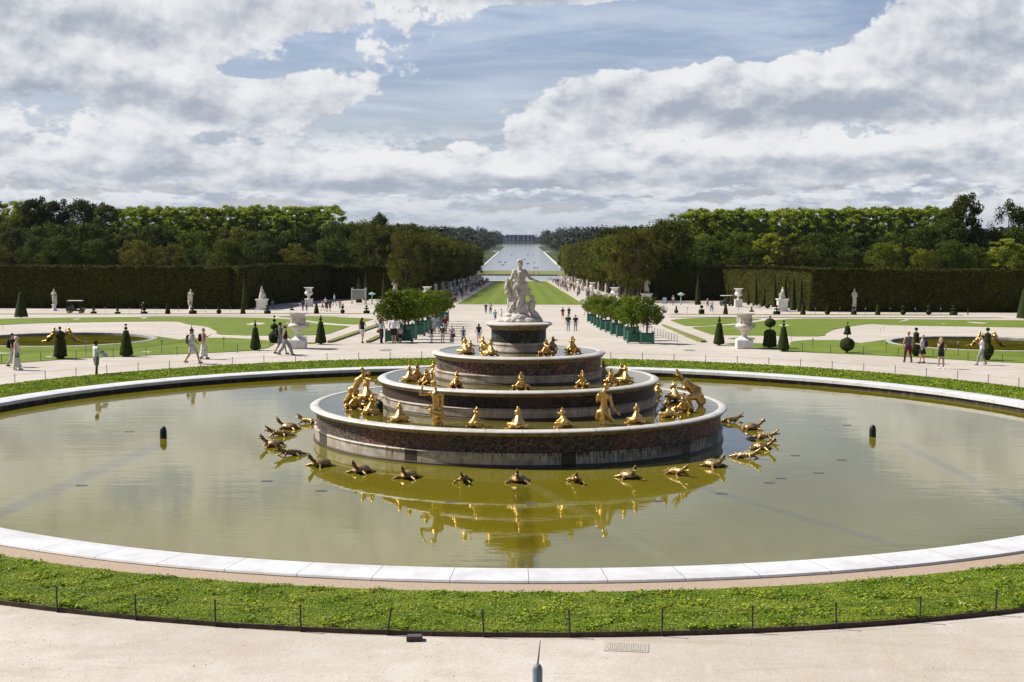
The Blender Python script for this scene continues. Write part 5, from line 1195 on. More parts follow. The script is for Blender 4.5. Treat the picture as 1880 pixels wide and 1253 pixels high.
# small basins of the parterre
for sx, side in ((-1, 'left'), (1, 'right')):
    c = (sx*(850/F*88.3)+.08, 88.3-CD, .02)
    t = thing('small_basin', c, 'small round basin with a pale stone rim on the %s parterre' % side, 'basin')
    MB().lathe([(5.98, -.6), (5.98, -.02), (5.95, .0), (5.67, .0), (5.63, -.03), (5.63, -.19)], 96, cap=False).build('coping', basic('weathered_rim', (.46, .44, .40), (.30, .28, .25), 3, .8, coord='World'), t, smooth=35)
    MB().lathe([(5.65, -.15), (5.65, -.9)], 96, cap=False).build('inner_wall', M['darkwall'], t)
    o = tag(MB().lathe([(.001, -.185), (5.65, -.185)], 64, cap=False).build('basin_water', M['pond'], loc=c), kind='structure')
    b = MB(); n = 96; vs = []; f = []
    for i in range(n+1):
        a = 2*math.pi*i/n; x, y = math.cos(a), math.sin(a)
        vs += [(c[0]+5.97*x, c[1]+5.97*y, -.0), (c[0]+7.4*x, c[1]+7.4*y, gz(0, c[1]+7.4*y)+.10), (c[0]+8.0*x, c[1]+8.0*y, gz(0, c[1]+8.0*y)-.03)]
    for i in range(n): f += [(3*i, 3*i+1, 3*i+4, 3*i+3), (3*i+1, 3*i+2, 3*i+5, 3*i+4)]
    b.add(vs, f); tag(b.build('grass_ring', M['turf']), kind='structure')
    cz = -.20
    for q, (dx, rzz, bend) in enumerate(((-.50, 2.2, 1), (.42, -2.2, -1))):
        g = [((0, 0, 1.02), (.10, .11, .12)), ((0, 0, .92), .07, (.05, 0, .78), .15), ((.05, 0, .8), .16, (.2, 0, .45), .16), ((.2, 0, .45), .16, (.45, -.1, .35), .11), ((.45, -.1, .35), .10, (.6, 0, .05), .07), ((.2, .05, .4), .15, (.5, .15, .15), .1), ((.5, .15, .15), .09, (.95, .1, .06), .05),
             ((-.08, 0, .82), .06, (-.28, 0, .66), .05), ((-.28, 0, .66), .045, (-.2, -.05, .9), .035), ((.0, 0, .82), .06, (.12, -.2, .6), .045)]
        if q == 0 and sx < 0: GF = organic('gilded_lounger', g, GD, .03, 2, extra=[((-.2, -.05, .9), .018, (-.2+.07*math.cos(a), -.06, .9+.08*math.sin(a)), .01) for a in (.6, 1.1, 1.6, 2.1, 2.8)])
        px_c = (c[0]+dx*1.0+.2, c[1]-.2, cz)
        t = thing('gilded_figure', px_c, 'gilded figure lounging in the middle of the %s small basin, %s one' % (side, 'left' if q == 0 else 'right'), 'statue', None, 0, (-.85 if q == 0 else .85, .85, .85)); link('figure', GF, t)

# lanterns on the lawns
LP = None
for i, (px, yb, hp) in enumerate([(158, 653, 26), (297, 650, 25), (411, 642, 22), (451, 620, 9), (556, 630, 16), (1627, 650, 22), (1492, 642, 20), (1453, 627, 16), (1376, 621, 12), (1759, 655, 27), (1746, 640, 12), (1874, 642, 12), (1616, 613, 9), (1622, 609, 8), (1662, 606, 7), (1754, 606, 6), (124, 599, 7), (283, 605, 7), (294, 611, 6), (5, 607, 8), (255, 622, 6),
        (193, 577, 13), (237, 577, 12), (286, 577, 12), (328, 576, 12), (378, 576, 12), (423, 576, 12), (468, 576, 12), (1262, 577, 12), (1310, 577, 12), (1356, 577, 12), (1451, 579, 13), (1497, 579, 13), (1542, 579, 13), (1589, 580, 14), (1634, 579, 13), (1680, 580, 14), (1727, 580, 14)]):
    p = gp(px, yb); h = hp*mpp(p)*1.05
    if LP is None:
        LP = thing('garden_lantern', p, '', 'lantern'); MB().lathe([(.018, -.1), (.014, .82)], 6).build('post', M['iron'], LP)
        b = MB(); b.frus(.09, .14, .80, .90); b.frus(.14, .03, .902, 1.0); b.build('lantern_head', basic('tin', (.28, .28, .27), (.2, .2, .2), 5, .5), LP); t = LP; LP.scale = (h, h, h)
    else: t = copy_tree(LP, None, p, 0, h)
    tag(t, 'small lantern on a thin post by the %s' % ('left parterre' if px < 900 else 'right parterre'), 'lantern', 'small garden lanterns on the %s' % ('left' if px < 900 else 'right'))
tag(MB().lathe([(.09, -.1), (.09, 1.0), (.06, 1.06), (0, 1.08)], 10).build('bollard', M['iron'], loc=gp(1777, 578.5)), 'short black bollard on the gravel at the far right', 'bollard')
# parasol shaped posts, board, benches
for px, yb, yt, lab in ((683, 558, 536.5, 'pale green mushroom shaped post by the left yew cones'), (1250, 560, 537, 'pale green mushroom shaped post before the right back hedge')):
    p = gp(px, yb); h = (yb-yt)*mpp(p); t = thing('garden_parasol', p, lab, 'parasol')
    MB().lathe([(.16, -.1), (.12, .3), (.10, h*.8)], 10).build('post', M['palegreen'], t); MB().lathe([(.14, h*.72), (.55, h*.82), (.56, h*.845), (.25, h*.93), (.06, h), (0, h)], 20, cap=False).build('canopy', M['palegreen'], t, sc=(1.2, 1.2, 1.0))
p = gp(1220, 559); t = thing('notice_board', p, 'pale blue upright notice board before the right back hedge', 'sign')
MB().box(-.36, .36, -.03, .03, .1, 1.25).build('panel', basic('board', (.45, .58, .62), (.6, .68, .7), 6, .6), t)
for sx in (-1, 1): MB().box(sx*.38-.03, sx*.38+.03, -.03, .03, -.1, 1.3).build('leg', M['iron'], t)
for px, yb, w, lab in ((543, 563, 20, 'white stone bench near the left vase'), (1391, 566, 11, 'white stone bench left of the seated statue on the right')):
    p = gp(px, yb); m = mpp(p); w *= m; t = thing('stone_bench', p, lab, 'bench')
    MB().box(-w/2, w/2, -.25, .25, .40, .5).build('seat', M['whitestone'], t)
    for sx in (-1, 1): MB().box(sx*w*.38-.08, sx*w*.38+.08, -.2, .2, -.05, .40).build('leg', M['whitestone'], t)

# golf carts
def cart(p, lab, rz, roof=True):
    t = thing('golf_cart', p, lab, 'golf cart', None, rz)
    dk = basic('cart_body', (.03, .03, .03), (.05, .05, .05), 3, .4)
    b = MB(); b.box(-1.2, 1.2, -.6, .6, .32, .50); b.box(.75, 1.25, -.55, .55, .502, .82); b.box(-1.25, -.5, -.55, .55, .502, .85); b.build('body', dk, t)
    b = MB(); b.box(-.45, .05, -.5, .5, .503, .72); b.build('seat', basic('cart_seat', (.09, .08, .07), None, rough=.7), t); MB().box(-.52, -.42, -.5, .5, .73, 1.15).build('backrest', dk, t)
    MB().box(-1.1, 1.0, -.62, .62, 1.80, 1.87).build('roof', M['whitestone'], t)
    for x, y in ((-1.0, -.55), (-1.0, .55), (.85, -.55), (.85, .55)): MB().tube([(x, y, .6), (x*.97, y, 1.8)], .025, 6).build('roof_post', M['iron'], t)
    MB().tube([(.7, -.25, .75), (.5, -.25, 1.0)], .02, 6).build('steering_column', M['iron'], t)
    for x in (-.85, .85):
        for y in (-.55, .55):
            w = MB(); w.T = Matrix.Translation((x, y, .24)) @ Matrix.Rotation(math.pi/2, 4, 'X'); w.lathe([(.24, -.08), (.24, .08)], 18); o = w.build('wheel', M['black'], t)
            w = MB(); w.T = Matrix.Translation((x, y, .24)) @ Matrix.Rotation(math.pi/2, 4, 'X'); w.lathe([(.12, -.09), (.12, .09)], 12); w.build('rim', M['whitestone'], o)
    return t
cart(gp(139, 575.5), 'dark golf cart with a white roof parked before the left hedge', 0)
cart(gp(1335, 562), 'dark golf cart with a pale roof parked before the right back hedge', .4)
p = gp(1350, 563); t = thing('lifting_ramp', p, 'brown metal ramp standing tilted beside the right golf cart', 'ramp')
for sx in (-1, 1): MB().tube([(sx*.35, 0, 0), (sx*.2+.2, .3, 2.6)], .05, 6).build('rail', basic('rust', (.22, .13, .07), (.15, .09, .05), 5, .8), t)
b = MB()
for i in range(7): z = .3+.33*i; b.tube([(-.33+.04*i*.9, .04*i, z), (.36+.01*i, .04*i, z)], .03, 5)
b.build('rungs', M['iron'], t)

# far stage and boats
p = atground(956, 3400)
st = thing('grandstand', (p.x, p.y, p.z), 'big blue and white temporary grandstand closing the end of the canal', 'grandstand')
nav = basic('navy_seats', (.05, .07, .17), (.08, .11, .24), .25, .7, lo=.45, hi=.55); wht = basic('white_cloth', (.6, .62, .68), (.5, .52, .58), .05, .7); lil = basic('lilac_panels', (.42, .42, .55), (.36, .46, .50), .03, .7)
mS = 3400/F
for i, (a, b_) in enumerate([(-25, -21), (-19.5, -14.5), (-13, -6.5), (-4.5, 4), (6, 12), (14, 19), (20.5, 24)]):
    MB().box(a*mS, b_*mS, 0, 14, 4*mS*1., 15.5*mS).build('seating_block', nav, st)
for i, x in enumerate((-20.2, -13.8, -5.5, 5, 13, 19.8)):
    b = MB(); b.box(x*mS-.8, x*mS+.8, -2, 2, 3*mS, 16.5*mS); b.box(x*mS-1.6, x*mS+1.6, -3, 2, 7*mS, 9*mS); b.build('mast', wht, st)
MB().box(-24*mS, 24*mS, -9, 0, 1.2*mS, 4*mS).build('stage', wht, st)
MB().box(-26*mS, 26*mS, -10, 2, -2*mS, 1.2*mS).build('lower_frame', basic('grey_steel', (.30, .34, .40), None, rough=.7), st)
for sx in (-1, 1): MB().box(min(sx*25*mS, sx*36*mS), max(sx*25*mS, sx*36*mS), 2, 14, .5*mS, 11*mS).build('wing', lil, st)
BT = None; bt = [(939, 469), (969, 469), (979, 469.5), (917.5, 481.7), (927.7, 482.3), (981, 483.2), (969, 485), (963, 477), (948, 476), (923, 487), (981, 492.5), (987, 493)]
for i, (px, py) in enumerate(bt):
    zc = gz(0, 1500)+.14; p = onz(px, py, -21.5); white = i in (9, 10)
    t = thing('rowing_boat', (p.x, p.y, gz(0, p.y)+.13), ('white' if white else 'dark')+' rowing boat on the far canal', 'boat', ('white' if white else 'dark')+' rowing boats on the canal', 1.57*(i % 3)/2, .85)
    b = MB(); vs = []
    for z, w, l in ((0, .35, 1.4), (.45, .65, 2.0)):
        for k2 in range(12): a = k2*math.pi/6; vs.append((l*math.cos(a), w*math.sin(a)*(1 if abs(math.cos(a)) < .9 else .6), z))
    b.add(vs, [(q, (q+1) % 12, 12+(q+1) % 12, 12+q) for q in range(12)]+[tuple(range(11, -1, -1))]); b.build('hull', M['whitestone'] if white else M['iron'], t)
    MB().box(-.2, .2, -.5, .5, .35, .42).build('seat', M['bark'], t)
    MB().ell((.1, 0, .85), (.22, .25, .45), 8).build('rower_load', M['black'] if not white else M['whitestone'], t)

# ------------------------------------------------------------------ people
SK = {'l': basic('skin_light', (.58, .34, .24), (.52, .29, .20), 6, .55), 'd': basic('skin_dark', (.10, .045, .025), (.13, .06, .035), 6, .5), 't': basic('skin_tan', (.38, .19, .12), (.33, .16, .10), 6, .55)}
CM = {}
def cm(c, pat=None):
    key = (c, pat)
    if key not in CM:
        m, k_, b_, o_ = new_mat('cloth'); co = k_.n('ShaderNodeTexCoord').outputs['Object']
        col = k_.mix(k_.rng(k_.noise(co, 9, 3), .3, .7), c, tuple(x*.8 for x in c))
        if pat: col = k_.mix(k_.rng(k_.vor(co, 9.), .28, .34), pat, c)
        k_.L.new(col, b_.inputs['Base Color']); b_.inputs['Roughness'].default_value = .85; bump(k_, b_, k_.noise(co, 14, 4), .5, .02); CM[key] = m
    return CM[key]
ARM = {'down': ((.26, .02, 1.14), (.27, .10, .86)), 'back': ((.25, -.10, 1.16), (.25, -.12, .88)), 'swing': ((.24, .08, 1.15), (.22, .26, .96)), 'phone': ((.22, .10, 1.15), (.08, .32, 1.18)), 'face': ((.25, .10, 1.22), (.08, .16, 1.52)), 'hip': ((.36, -.02, 1.17), (.20, .08, .98)), 'up': ((.25, .14, 1.22), (.16, .36, 1.36))}
def person(loc, h, rz, lab, top, bottom, skin='l', hair=(.05, .03, .02), long_=False, stride=.25, arms=('down', 'down'), bt='trousers', sleeves=.35, shoes=(.05, .05, .05), hat=None, near=True, w=1., group=None, topt=None, bott=None):
    t = thing('person', loc, lab, 'person', group, rz, h/1.74)
    vox = .022 if near else .04
    hipz = .90; f = stride
    legs = []
    for s, fo in ((-1, f), (1, -f)):
        hip = (s*.09*w, 0, hipz); an = (s*.10, fo, .09+(0 if fo >= 0 else .05*min(1, abs(f)*3))); kn = (s*.10, fo*.5+.07*min(1, abs(f)*3+.15), .49); legs.append((s, hip, kn, an))
    g = [((0, .015, 1.625), (.077, .095, .115)), ((0, .0, 1.52), .052, (0, 0, 1.44), .06), ((0, .10, 1.61), .018), ((0, .06, 1.56), (.045, .045, .04)), ((-.08, 0, 1.61), (.015, .025, .03)), ((.08, 0, 1.61), (.015, .025, .03)),
         ((-.15*w, 0, 1.41), .055, (.15*w, 0, 1.41), .055), ((0, 0, 1.33), (.165*w, .11*w, .14)), ((0, 0, 1.28), (.14*w, .10*w, .14), (0, 0, 1.0), (.145*w, .105*w, .10)), ((0, 0, .95), (.155*w, .115*w, .10))]
    for s, hip, kn, an in legs: g += [(hip, .09*w, kn, .058), (kn, .06, an, .038), ((an[0], an[1]-.02, .05+an[2]-.09), .04, (an[0]*1.1, an[1]+.13, .035+an[2]-.09), .03)]
    ex = []; aj = []
    for s, nm in ((-1, arms[0]), (1, arms[1])):
        el, ha = ARM[nm]; sh = (s*.19*w, 0, 1.40); e = (s*el[0]*w, el[1], el[2]); hnd = (s*ha[0], ha[1], ha[2]); aj.append((sh, e, hnd))
        g += [(sh, .050*w, e, .040), (e, .040, hnd, .026), (hnd, (.03, .03, .035))]
        if near:
            dr = (Vector(hnd)-Vector(e)).normalized(); sd = dr.cross(Vector((0, 1, 0))); sd = sd.normalized() if sd.length > .1 else Vector((1, 0, 0))
            for q, (a, ln) in enumerate(((-.35, .075), (-.12, .088), (.1, .09), (.32, .08), (1.0, .06))):
                v = dr*math.cos(a)+sd*math.sin(a); b0 = Vector(hnd)+sd*math.sin(a)*.03; m_ = b0+v*ln*.6; e_ = m_+(v+Vector((0, .45, 0))).normalized()*ln*.45; ex += [(tuple(b0), .0095, tuple(m_), .009), (tuple(m_), .009, tuple(e_), .007)]
    link('body', organic('person_body', g, SK[skin], vox, 1, extra=ex or None), t)
    # clothes follow the body
    def grow(*r_): return r_
    tg = [((-.155*w, 0, 1.40), .068, (.155*w, 0, 1.40), .068), ((0, 0, 1.33), (.182*w, .128*w, .15)), ((0, 0, 1.28), (.160*w, .120*w, .14), (0, 0, .98), (.172*w, .132*w, .09))]
    if sleeves > 0:
        for sh, e, hnd in aj:
            m_ = tuple(Vector(sh).lerp(Vector(e), min(1, sleeves*2))); tg.append((sh, .066*w, m_, .058*w))
            if sleeves > .5: tg.append((e, .052, tuple(Vector(e).lerp(Vector(hnd), min(1, sleeves*2-1))), .042))
    link('shirt', organic('shirt', tg, cm(top, topt), vox, 1), t)
    bg = [((0, 0, .97), (.172*w, .13*w, .07)), ((0, 0, .90), (.178*w, .135*w, .09))]
    if bt == 'skirt' or bt == 'longskirt':
        zb = .58 if bt == 'skirt' else .16; bg.append(((0, 0, .90), (.175*w, .135*w, .08), (0, 0, zb), (.20+(.05 if bt == 'longskirt' else 0), .17+abs(f)*.5, .03)))
    else:
        for s, hip, kn, an in legs:
            if bt == 'shorts': m_ = tuple(Vector(hip).lerp(Vector(kn), .75)); bg.append((hip, .105*w, m_, .088*w))
            elif bt == 'minishorts': m_ = tuple(Vector(hip).lerp(Vector(kn), .38)); bg.append((hip, .105*w, m_, .098*w))
            else: wd = 1.5 if bt == 'wide' else 1.; bg += [(hip, .105*w, kn, .074*wd), (kn, .074*wd, (an[0], an[1], an[2]+.02), .055*wd)]
    nm_ = {'skirt': 'skirt', 'longskirt': 'skirt', 'shorts': 'shorts', 'minishorts': 'shorts'}.get(bt, 'trousers')
    link(nm_, organic(nm_, bg, cm(bottom, bott), vox, 1), t)
    for s, hip, kn, an in legs:
        b = MB(); b.ell((an[0]*1.05, an[1]+.05, .045+an[2]-.09), (.05, .14, .05), 10); b.build('shoe', cm(shoes), t, smooth=True)
    b = MB(); b.ell((0, -.012, 1.655), (.092, .105, .105), 12, .03)
    if long_: b.tube([(0, -.07, 1.66), (0, -.11, 1.5), (0, -.13, 1.33)], [.08, .09, .05], 10)
    b.build('hair', cm(hair), t, smooth=True)
    if hat: b = MB(); b.lathe([(.10, 1.66), (.105, 1.72), (.07, 1.765), (0, 1.775)], 14, cap=False); b.ell((0, .12, 1.675), (.075, .08, .012), 10); b.build('cap', cm(hat), t, smooth=True)
    return t
def backpack(loc, h, rz, lab, c=(.015, .015, .02), big=1.):
    t = thing('backpack', loc, lab, 'backpack', None, rz, h/1.74)
    link('bag_body', organic('bag_body', [((0, -.20, 1.34), (.15*big, .09, .10)), ((0, -.21, 1.10), (.16*big, .11, .14)), ((0, -.21, 1.34), (.13*big, .08, .08), (0, -.22, 1.10), (.14*big, .10, .10))], cm(c), .025, 1), t)
    for s in (-1, 1): MB().tube([(s*.10, -.15, 1.40), (s*.12, -.02, 1.475), (s*.12, .11, 1.38), (s*.12, .08, 1.15), (s*.13, -.12, 1.05)], .016, 6).build('strap', cm(c), t)
WHT, BLK, GRY = (.75, .75, .74), (.012, .012, .014), (.22, .22, .22)
rt, lf, aw, tw = -math.pi/2, math.pi/2, 0., math.pi   # walking right, left, away, towards the viewer
PL = [ # x, feet y, pixel height, heading, label, top, bottom, options
 (31, 680, 62, rt, 'woman in a long pale sleeveless dress and white cap walking right at the far left', (.62, .60, .54), (.62, .60, .52), dict(bt='longskirt', sleeves=0, hat=WHT, hair=(.45, .3, .15), shoes=WHT, stride=.12)),
 (24, 674, 62, rt, 'man with a black backpack half hidden behind the woman in the pale dress', (.03, .03, .05), (.45, .42, .45), dict(bt='trousers', stride=.25)),
 (177, 692, 67, rt*.55, 'man in a white T-shirt and grey shorts looking at his phone', (.82, .82, .82), (.27, .27, .25), dict(skin='d', hair=(.01, .01, .01), bt='shorts', arms=('phone', 'phone'), stride=.08, w=1.12, sleeves=.4, shoes=WHT)),
 (353, 668, 65, rt, 'man with a big dark backpack in white shirt and pale shorts walking right', (.72, .72, .72), (.60, .58, .62), dict(skin='t', bt='shorts', stride=.33, w=1.08, shoes=(.35, .22, .15), arms=('swing', 'back'))),
 (374, 659.5, 57, rt, 'blond woman in a bare top and long black and white patterned skirt', (.6, .36, .26), (.72, .70, .68), dict(bt='longskirt', bott=(.06, .05, .05), hair=(.5, .36, .16), sleeves=0, stride=.15, arms=('up', 'down'))),
 (515, 651, 59, rt, 'man in a grey T-shirt and blue shorts walking beside the woman in black top', (.17, .22, .22), (.16, .20, .26), dict(skin='t', bt='shorts', stride=.3, hair=(.02, .01, .01), w=1.05)),
 (524, 653, 55, rt, 'woman in a black top and wide pale grey trousers striding right', BLK, (.30, .31, .30), dict(bt='wide', sleeves=0, stride=.38, arms=('swing', 'back'), hair=(.02, .015, .01))),
 (665, 630.5, 47, rt*.3, 'woman in a black sleeveless top and white shorts walking to the left row of boxes', BLK, (.7, .7, .7), dict(bt='minishorts', sleeves=0, stride=.2, long_=True, arms=('down', 'phone'))),
 (700, 630.5, 47, rt*.4, 'woman in wide black trousers with a brown shoulder bag', (.42, .55, .6), BLK, dict(bt='wide', sleeves=.1, stride=.14, long_=True, hair=(.12, .05, .02))),
 (723, 630.8, 50, rt*.1, 'man with a cap, white T-shirt and black shorts standing by the first left box', (.8, .8, .82), BLK, dict(bt='shorts', stride=.10, w=1.15, hat=(.1, .11, .14), sleeves=.45)),
 (735, 630, 30, tw, 'child in a white and red top in front of the first left box', (.75, .6, .6), BLK, dict(bt='shorts', stride=.02, topt=(.6, .1, .1), hair=(.2, .08, .04))),
 (797, 613, 35, tw, 'man in a pale checked shirt and white trousers walking towards the fountain', (.5, .56, .54), (.6, .6, .6), dict(skin='t', stride=.15, w=1.15, hair=(.4, .4, .4))),
 (806, 612, 29, tw, 'woman in a blue flowered dress beside the man in the checked shirt', (.25, .38, .6), (.25, .38, .6), dict(bt='skirt', topt=(.5, .1, .2), bott=(.5, .1, .2), stride=.08, hair=(.3, .3, .3))),
 (818, 612, 33, tw, 'man in a rust red shirt and white shorts walking towards the fountain', (.30, .05, .03), (.65, .64, .6), dict(skin='t', bt='shorts', stride=.1, w=1.2, hair=(.5, .5, .5))),
 (792, 630.5, 32, rt*.6, 'woman in a black top and pale blue skirt by the left walk', BLK, (.40, .48, .62), dict(bt='skirt', stride=.15, long_=True, arms=('face', 'down'))),
 (812.5, 630.5, 34, aw, 'man in an olive T-shirt walking away on the left of the walk', (.09, .085, .05), (.6, .58, .55), dict(bt='shorts', stride=.06, w=1.1)),
 (829.5, 630.5, 33, aw, 'woman in a pink shawl with a black bag walking away', (.55, .38, .38), (.35, .35, .40), dict(bt='longskirt', bott=(.03, .03, .03), stride=.05, hair=(.4, .4, .4))),
 (850.5, 630.5, 30, aw, 'red haired woman in a dark patterned dress walking away', (.04, .05, .12), (.04, .05, .12), dict(bt='longskirt', topt=(.6, .6, .6), bott=(.6, .6, .6), stride=.05, hair=(.35, .09, .04), sleeves=.1)),
 (879, 630.5, 36, aw, 'long haired woman in black top and pale shorts walking away alone', BLK, (.45, .48, .62), dict(bt='minishorts', stride=.08, long_=True, hair=(.04, .02, .01), sleeves=.1)),
 (892, 576, 19, aw, 'person in dark red clothes and white hat far on the walk, left of the statue', (.12, .03, .02), (.12, .03, .03), dict(hat=WHT, near=False)),
 (900.5, 577, 21, aw, 'person in white shirt and black trousers beside the one in dark red', (.6, .62, .68), (.03, .03, .04), dict(near=False)),
 (909, 591, 22, aw, 'person in a green top and bright blue skirt just left of the statue', (.25, .5, .3), (.02, .25, .5), dict(bt='skirt', near=False)),
 (920, 589, 22, rt, 'person in a white shirt half behind the statue rocks', WHT, (.6, .58, .55), dict(near=False, arms=('down', 'up'))),
 (1033, 586.5, 22, aw, 'woman in a black top and red skirt on the walk right of the statue', (.04, .01, .01), (.5, .03, .03), dict(bt='skirt', near=False)),
 (1044.5, 584, 20, tw, 'person in a black T-shirt farther on the walk right of the statue', BLK, (.05, .04, .04), dict(bt='shorts', near=False, skin='t')),
 (1043, 608.5, 31, aw, 'man in dark T-shirt and light jeans walking away, left one of the pair', (.02, .03, .03), (.36, .42, .52), dict(stride=.1, w=1.1)),
 (1056.5, 608.5, 30, aw, 'man in black T-shirt and grey trousers walking away, right one of the pair', (.015, .02, .02), (.42, .42, .42), dict(stride=.1)),
 (1077, 579, 20, lf, 'person in white striding left by the far end of the right boxes', (.6, .6, .6), (.5, .35, .28), dict(near=False, stride=.35)),
 (1667, 666, 57, aw+.2, 'woman in grey top and burgundy trousers seen from behind', (.10, .12, .11), (.13, .006, .04), dict(stride=.22, hair=(.4, .28, .12), sleeves=0, w=1.05)),
 (1693, 667.5, 53, lf*.8, 'grey haired woman in black skirt with a small dark backpack', (.45, .46, .48), BLK, dict(bt='skirt', stride=.12, hair=(.5, .5, .5), w=1.15, arms=('phone', 'phone'))),
 (1727, 677.5, 58, tw+.3, 'blond woman in black top and black shorts with a hand on her face', (.03, .03, .035), BLK, dict(bt='minishorts', hair=(.5, .36, .14), long_=True, sleeves=0, stride=.10, arms=('hip', 'face'), shoes=WHT)),
 (1802, 671, 55, lf*.85, 'dark haired woman in white top and grey trousers raising her phone', (.78, .78, .8), (.30, .31, .35), dict(stride=.25, hair=(.01, .01, .01), arms=('face', 'up'), sleeves=.25, shoes=(.4, .4, .45))),
 (263, 576.5, 22, lf, 'person pushing something dark before the left hedge', (.03, .03, .03), (.2, .1, .07), dict(near=False, hair=(.5, .5, .5), arms=('up', 'up'), stride=.3)),
 (500, 567, 16, tw, 'person resting by the left statue pedestal', (.4, .3, .35), (.3, .3, .35), dict(near=False)),
 (556, 571, 20, aw, 'left person of the blue jeans pair near the left vase', (.03, .03, .03), (.05, .09, .25), dict(near=False)),
 (563, 571, 19, tw, 'right person of the blue jeans pair near the left vase', (.5, .5, .55), (.05, .09, .25), dict(near=False)),
 (592, 571, 20, rt, 'pale dressed person at the left end of the hedge group', (.5, .4, .35), (.3, .2, .15), dict(near=False, bt='skirt')),
 (600, 573, 22, aw, 'person in a dark dress in the hedge group on the left', (.03, .02, .02), (.03, .02, .02), dict(near=False, bt='skirt')),
 (606, 572, 22, aw, 'person in black in the middle of the left hedge group', BLK, (.12, .05, .04), dict(near=False, bt='skirt')),
 (598, 566, 20, tw, 'person in white top at the back of the left hedge group', WHT, (.1, .1, .12), dict(near=False)),
 (614, 561, 22, rt, 'tall person in blue and white by the back left hedge', (.5, .6, .7), (.1, .16, .25), dict(near=False)),
 (624, 568, 17, tw, 'short person in pink to the right of the left hedge group', (.5, .2, .25), (.25, .4, .35), dict(near=False)),
 (629, 571, 15, tw, 'child in green beside the small yew balls', (.4, .5, .45), (.3, .4, .35), dict(near=False)),
 (1236, 561, 18, tw, 'person in a white hat between notice board and green post', (.65, .6, .55), (.25, .2, .18), dict(near=False, hat=WHT)),
 (1299, 565, 18, tw, 'person in pinkish clothes left of the golf cart on the right', (.4, .3, .3), (.12, .1, .1), dict(near=False)),
 (1306.5, 573, 22, aw, 'person in white shirt and blue jeans left of the golf cart on the right', WHT, (.05, .1, .28), dict(near=False)),
]
for (px, fy, hp, rz, lab, top, bot, op) in PL:
    p = gp(px, min(fy, 680)) if fy < 690 else gp(px, fy)
    person((p.x, p.y, p.z), hp*mpp(p), rz, lab, top, bot, **op)
for (px, fy, hp, rz, lab, c, big) in [(24, 674, 62, rt, 'black backpack worn by the man at the far left', BLK, 1.), (353, 668, 65, rt, 'large dark blue backpack on the man in pale shorts', (.02, .03, .045), 1.35), (374, 659.5, 57, rt, 'black backpack on the woman in the patterned skirt', BLK, 1.),
                                      (515, 651, 59, rt, 'dark backpack on the man in the grey T-shirt', (.015, .02, .035), 1.1), (1693, 667.5, 53, lf*.8, 'small dark backpack on the grey haired woman', (.02, .03, .05), .8)]:
    p = gp(px, fy); backpack(p, hp*mpp(p), rz, lab, c, big)
p = gp(177, 692); m = mpp(p)
t = thing('plastic_bag', (p.x+17*m, p.y-.1, p.z+41*m), 'white and blue plastic bag hanging from the phone man\'s arm', 'bag'); link('bag', organic('plastic_bag', [((0, 0, 0), (.15, .10, .12)), ((-.05, 0, .06), .07, (-.12, 0, .14), .03), ((.10, 0, -.04), (.08, .08, .08))], cm((.6, .68, .75), (.75, .8, .8)), .03, 1, bump=(.02, 9)), t)
p = gp(31, 680); m = mpp(p); t = thing('hand_bag', (p.x+4*m, p.y-.2, p.z+24*m), 'small green bag in the hand of the woman in the pale dress', 'bag')
MB().box(-.10, .10, -.04, .04, 0, .2).build('bag', cm((.02, .2, .12)), t); MB().tube([(-.06, 0, .2), (0, 0, .34), (.06, 0, .2)], .01, 6).build('handle', cm((.02, .2, .12)), t)
for px, fy, dx, hz, c, lab in ((700, 630.5, -4, 22, (.25, .07, .03), 'brown shoulder bag on the woman in wide black trousers'), (829.5, 630.5, 3, 14, BLK, 'black bag hanging behind the woman in the pink shawl')):
    p = gp(px, fy); m = mpp(p); t = thing('shoulder_bag', (p.x+dx*m, p.y-.22, p.z+hz*m), lab, 'bag')
    link('bag', organic('bag', [((-.08, 0, 0), .08, (.08, 0, 0), .08), ((0, 0, .06), (.12, .06, .08))], cm(c), .02, 1), t); MB().tube([(-.1, 0, .05), (0, .05, .42), (.1, 0, .05)], .01, 6).build('strap', cm(c), t)
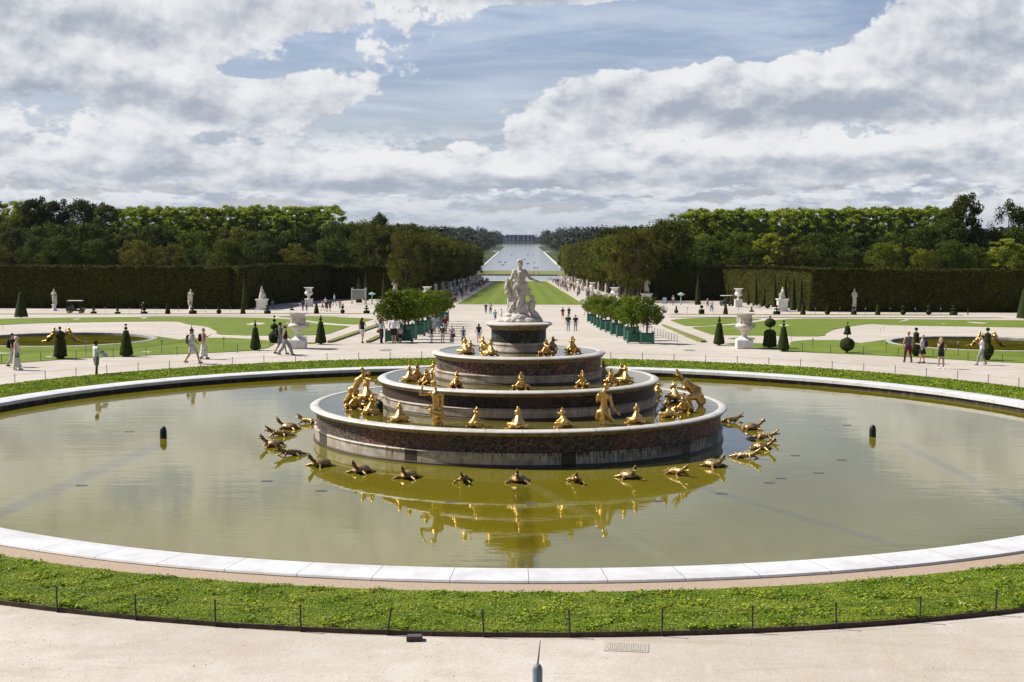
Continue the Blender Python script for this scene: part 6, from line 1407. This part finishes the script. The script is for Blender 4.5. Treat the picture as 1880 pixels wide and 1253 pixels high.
# the crowd walking on both paths of the avenue, small in the distance
random.seed(5)
cp = []
for i, (tp, bo, sk) in enumerate([(WHT, (.05, .07, .15), 't'), (BLK, BLK, 'l'), ((.4, .05, .05), (.1, .1, .12), 'l'), ((.1, .16, .35), (.3, .28, .25), 't'), ((.55, .5, .4), (.08, .08, .1), 'l'), ((.5, .35, .4), (.5, .5, .52), 't'), ((.05, .06, .08), (.25, .27, .35), 'd')]):
    o = person((0, 0, 0), 1.72, 0, 'x', tp, bo, skin=sk, near=False, bt=('trousers', 'shorts', 'skirt')[i % 3], stride=(.05, .2, .3)[i % 3], long_=i % 2 == 1); cp.append(o)
first = set()
def crowd(X, d, side):
    i = random.randrange(len(cp)); loc = (X, d-CD, gz(X, d-CD)+.0); rz = random.choice((0, math.pi, 0, math.pi, .8)); s = random.uniform(.92, 1.05)*.99
    if i not in first: first.add(i); o = cp[i]; o.location = loc; o.rotation_euler = (0, 0, rz)
    else: o = copy_tree(cp[i], None, loc, rz, s)
    tag(o, 'tiny person in the crowd walking on the %s path of the avenue' % side, 'person', 'crowd on the %s path of the avenue' % side)
for k in range(44): d = 262+350*(k/44)**1.0+random.uniform(-6, 6); crowd(-random.uniform(12.4, 15.8), d, 'left')
for k in range(50): d = 268+350*(k/50)**.9+random.uniform(-6, 6); crowd(random.uniform(12.4, 16.0), d, 'right')
for px, d in ((1008, 700), (1012, 700), (885, 640), (980, 800), (975, 802), (990, 805)): crowd((px-957)*d/F, d, 'left' if px < 957 else 'right')

# thin summer air over the whole garden
m = bpy.data.materials.new('air'); m.use_nodes = True; k = NT(m.node_tree); k.N.clear()
o = k.n('ShaderNodeOutputMaterial'); v = k.n('ShaderNodeVolumePrincipled'); v.inputs['Color'].default_value = (.78, .86, 1., 1); v.inputs['Density'].default_value = 2.6e-5; v.inputs['Anisotropy'].default_value = .2
k.L.new(v.outputs[0], o.inputs['Volume'])
tag(MB().box(-6100, 6100, -600, 9100, -23.5, 60).build('haze', m), 'thin pale summer haze over the whole garden', 'haze', kind='stuff')
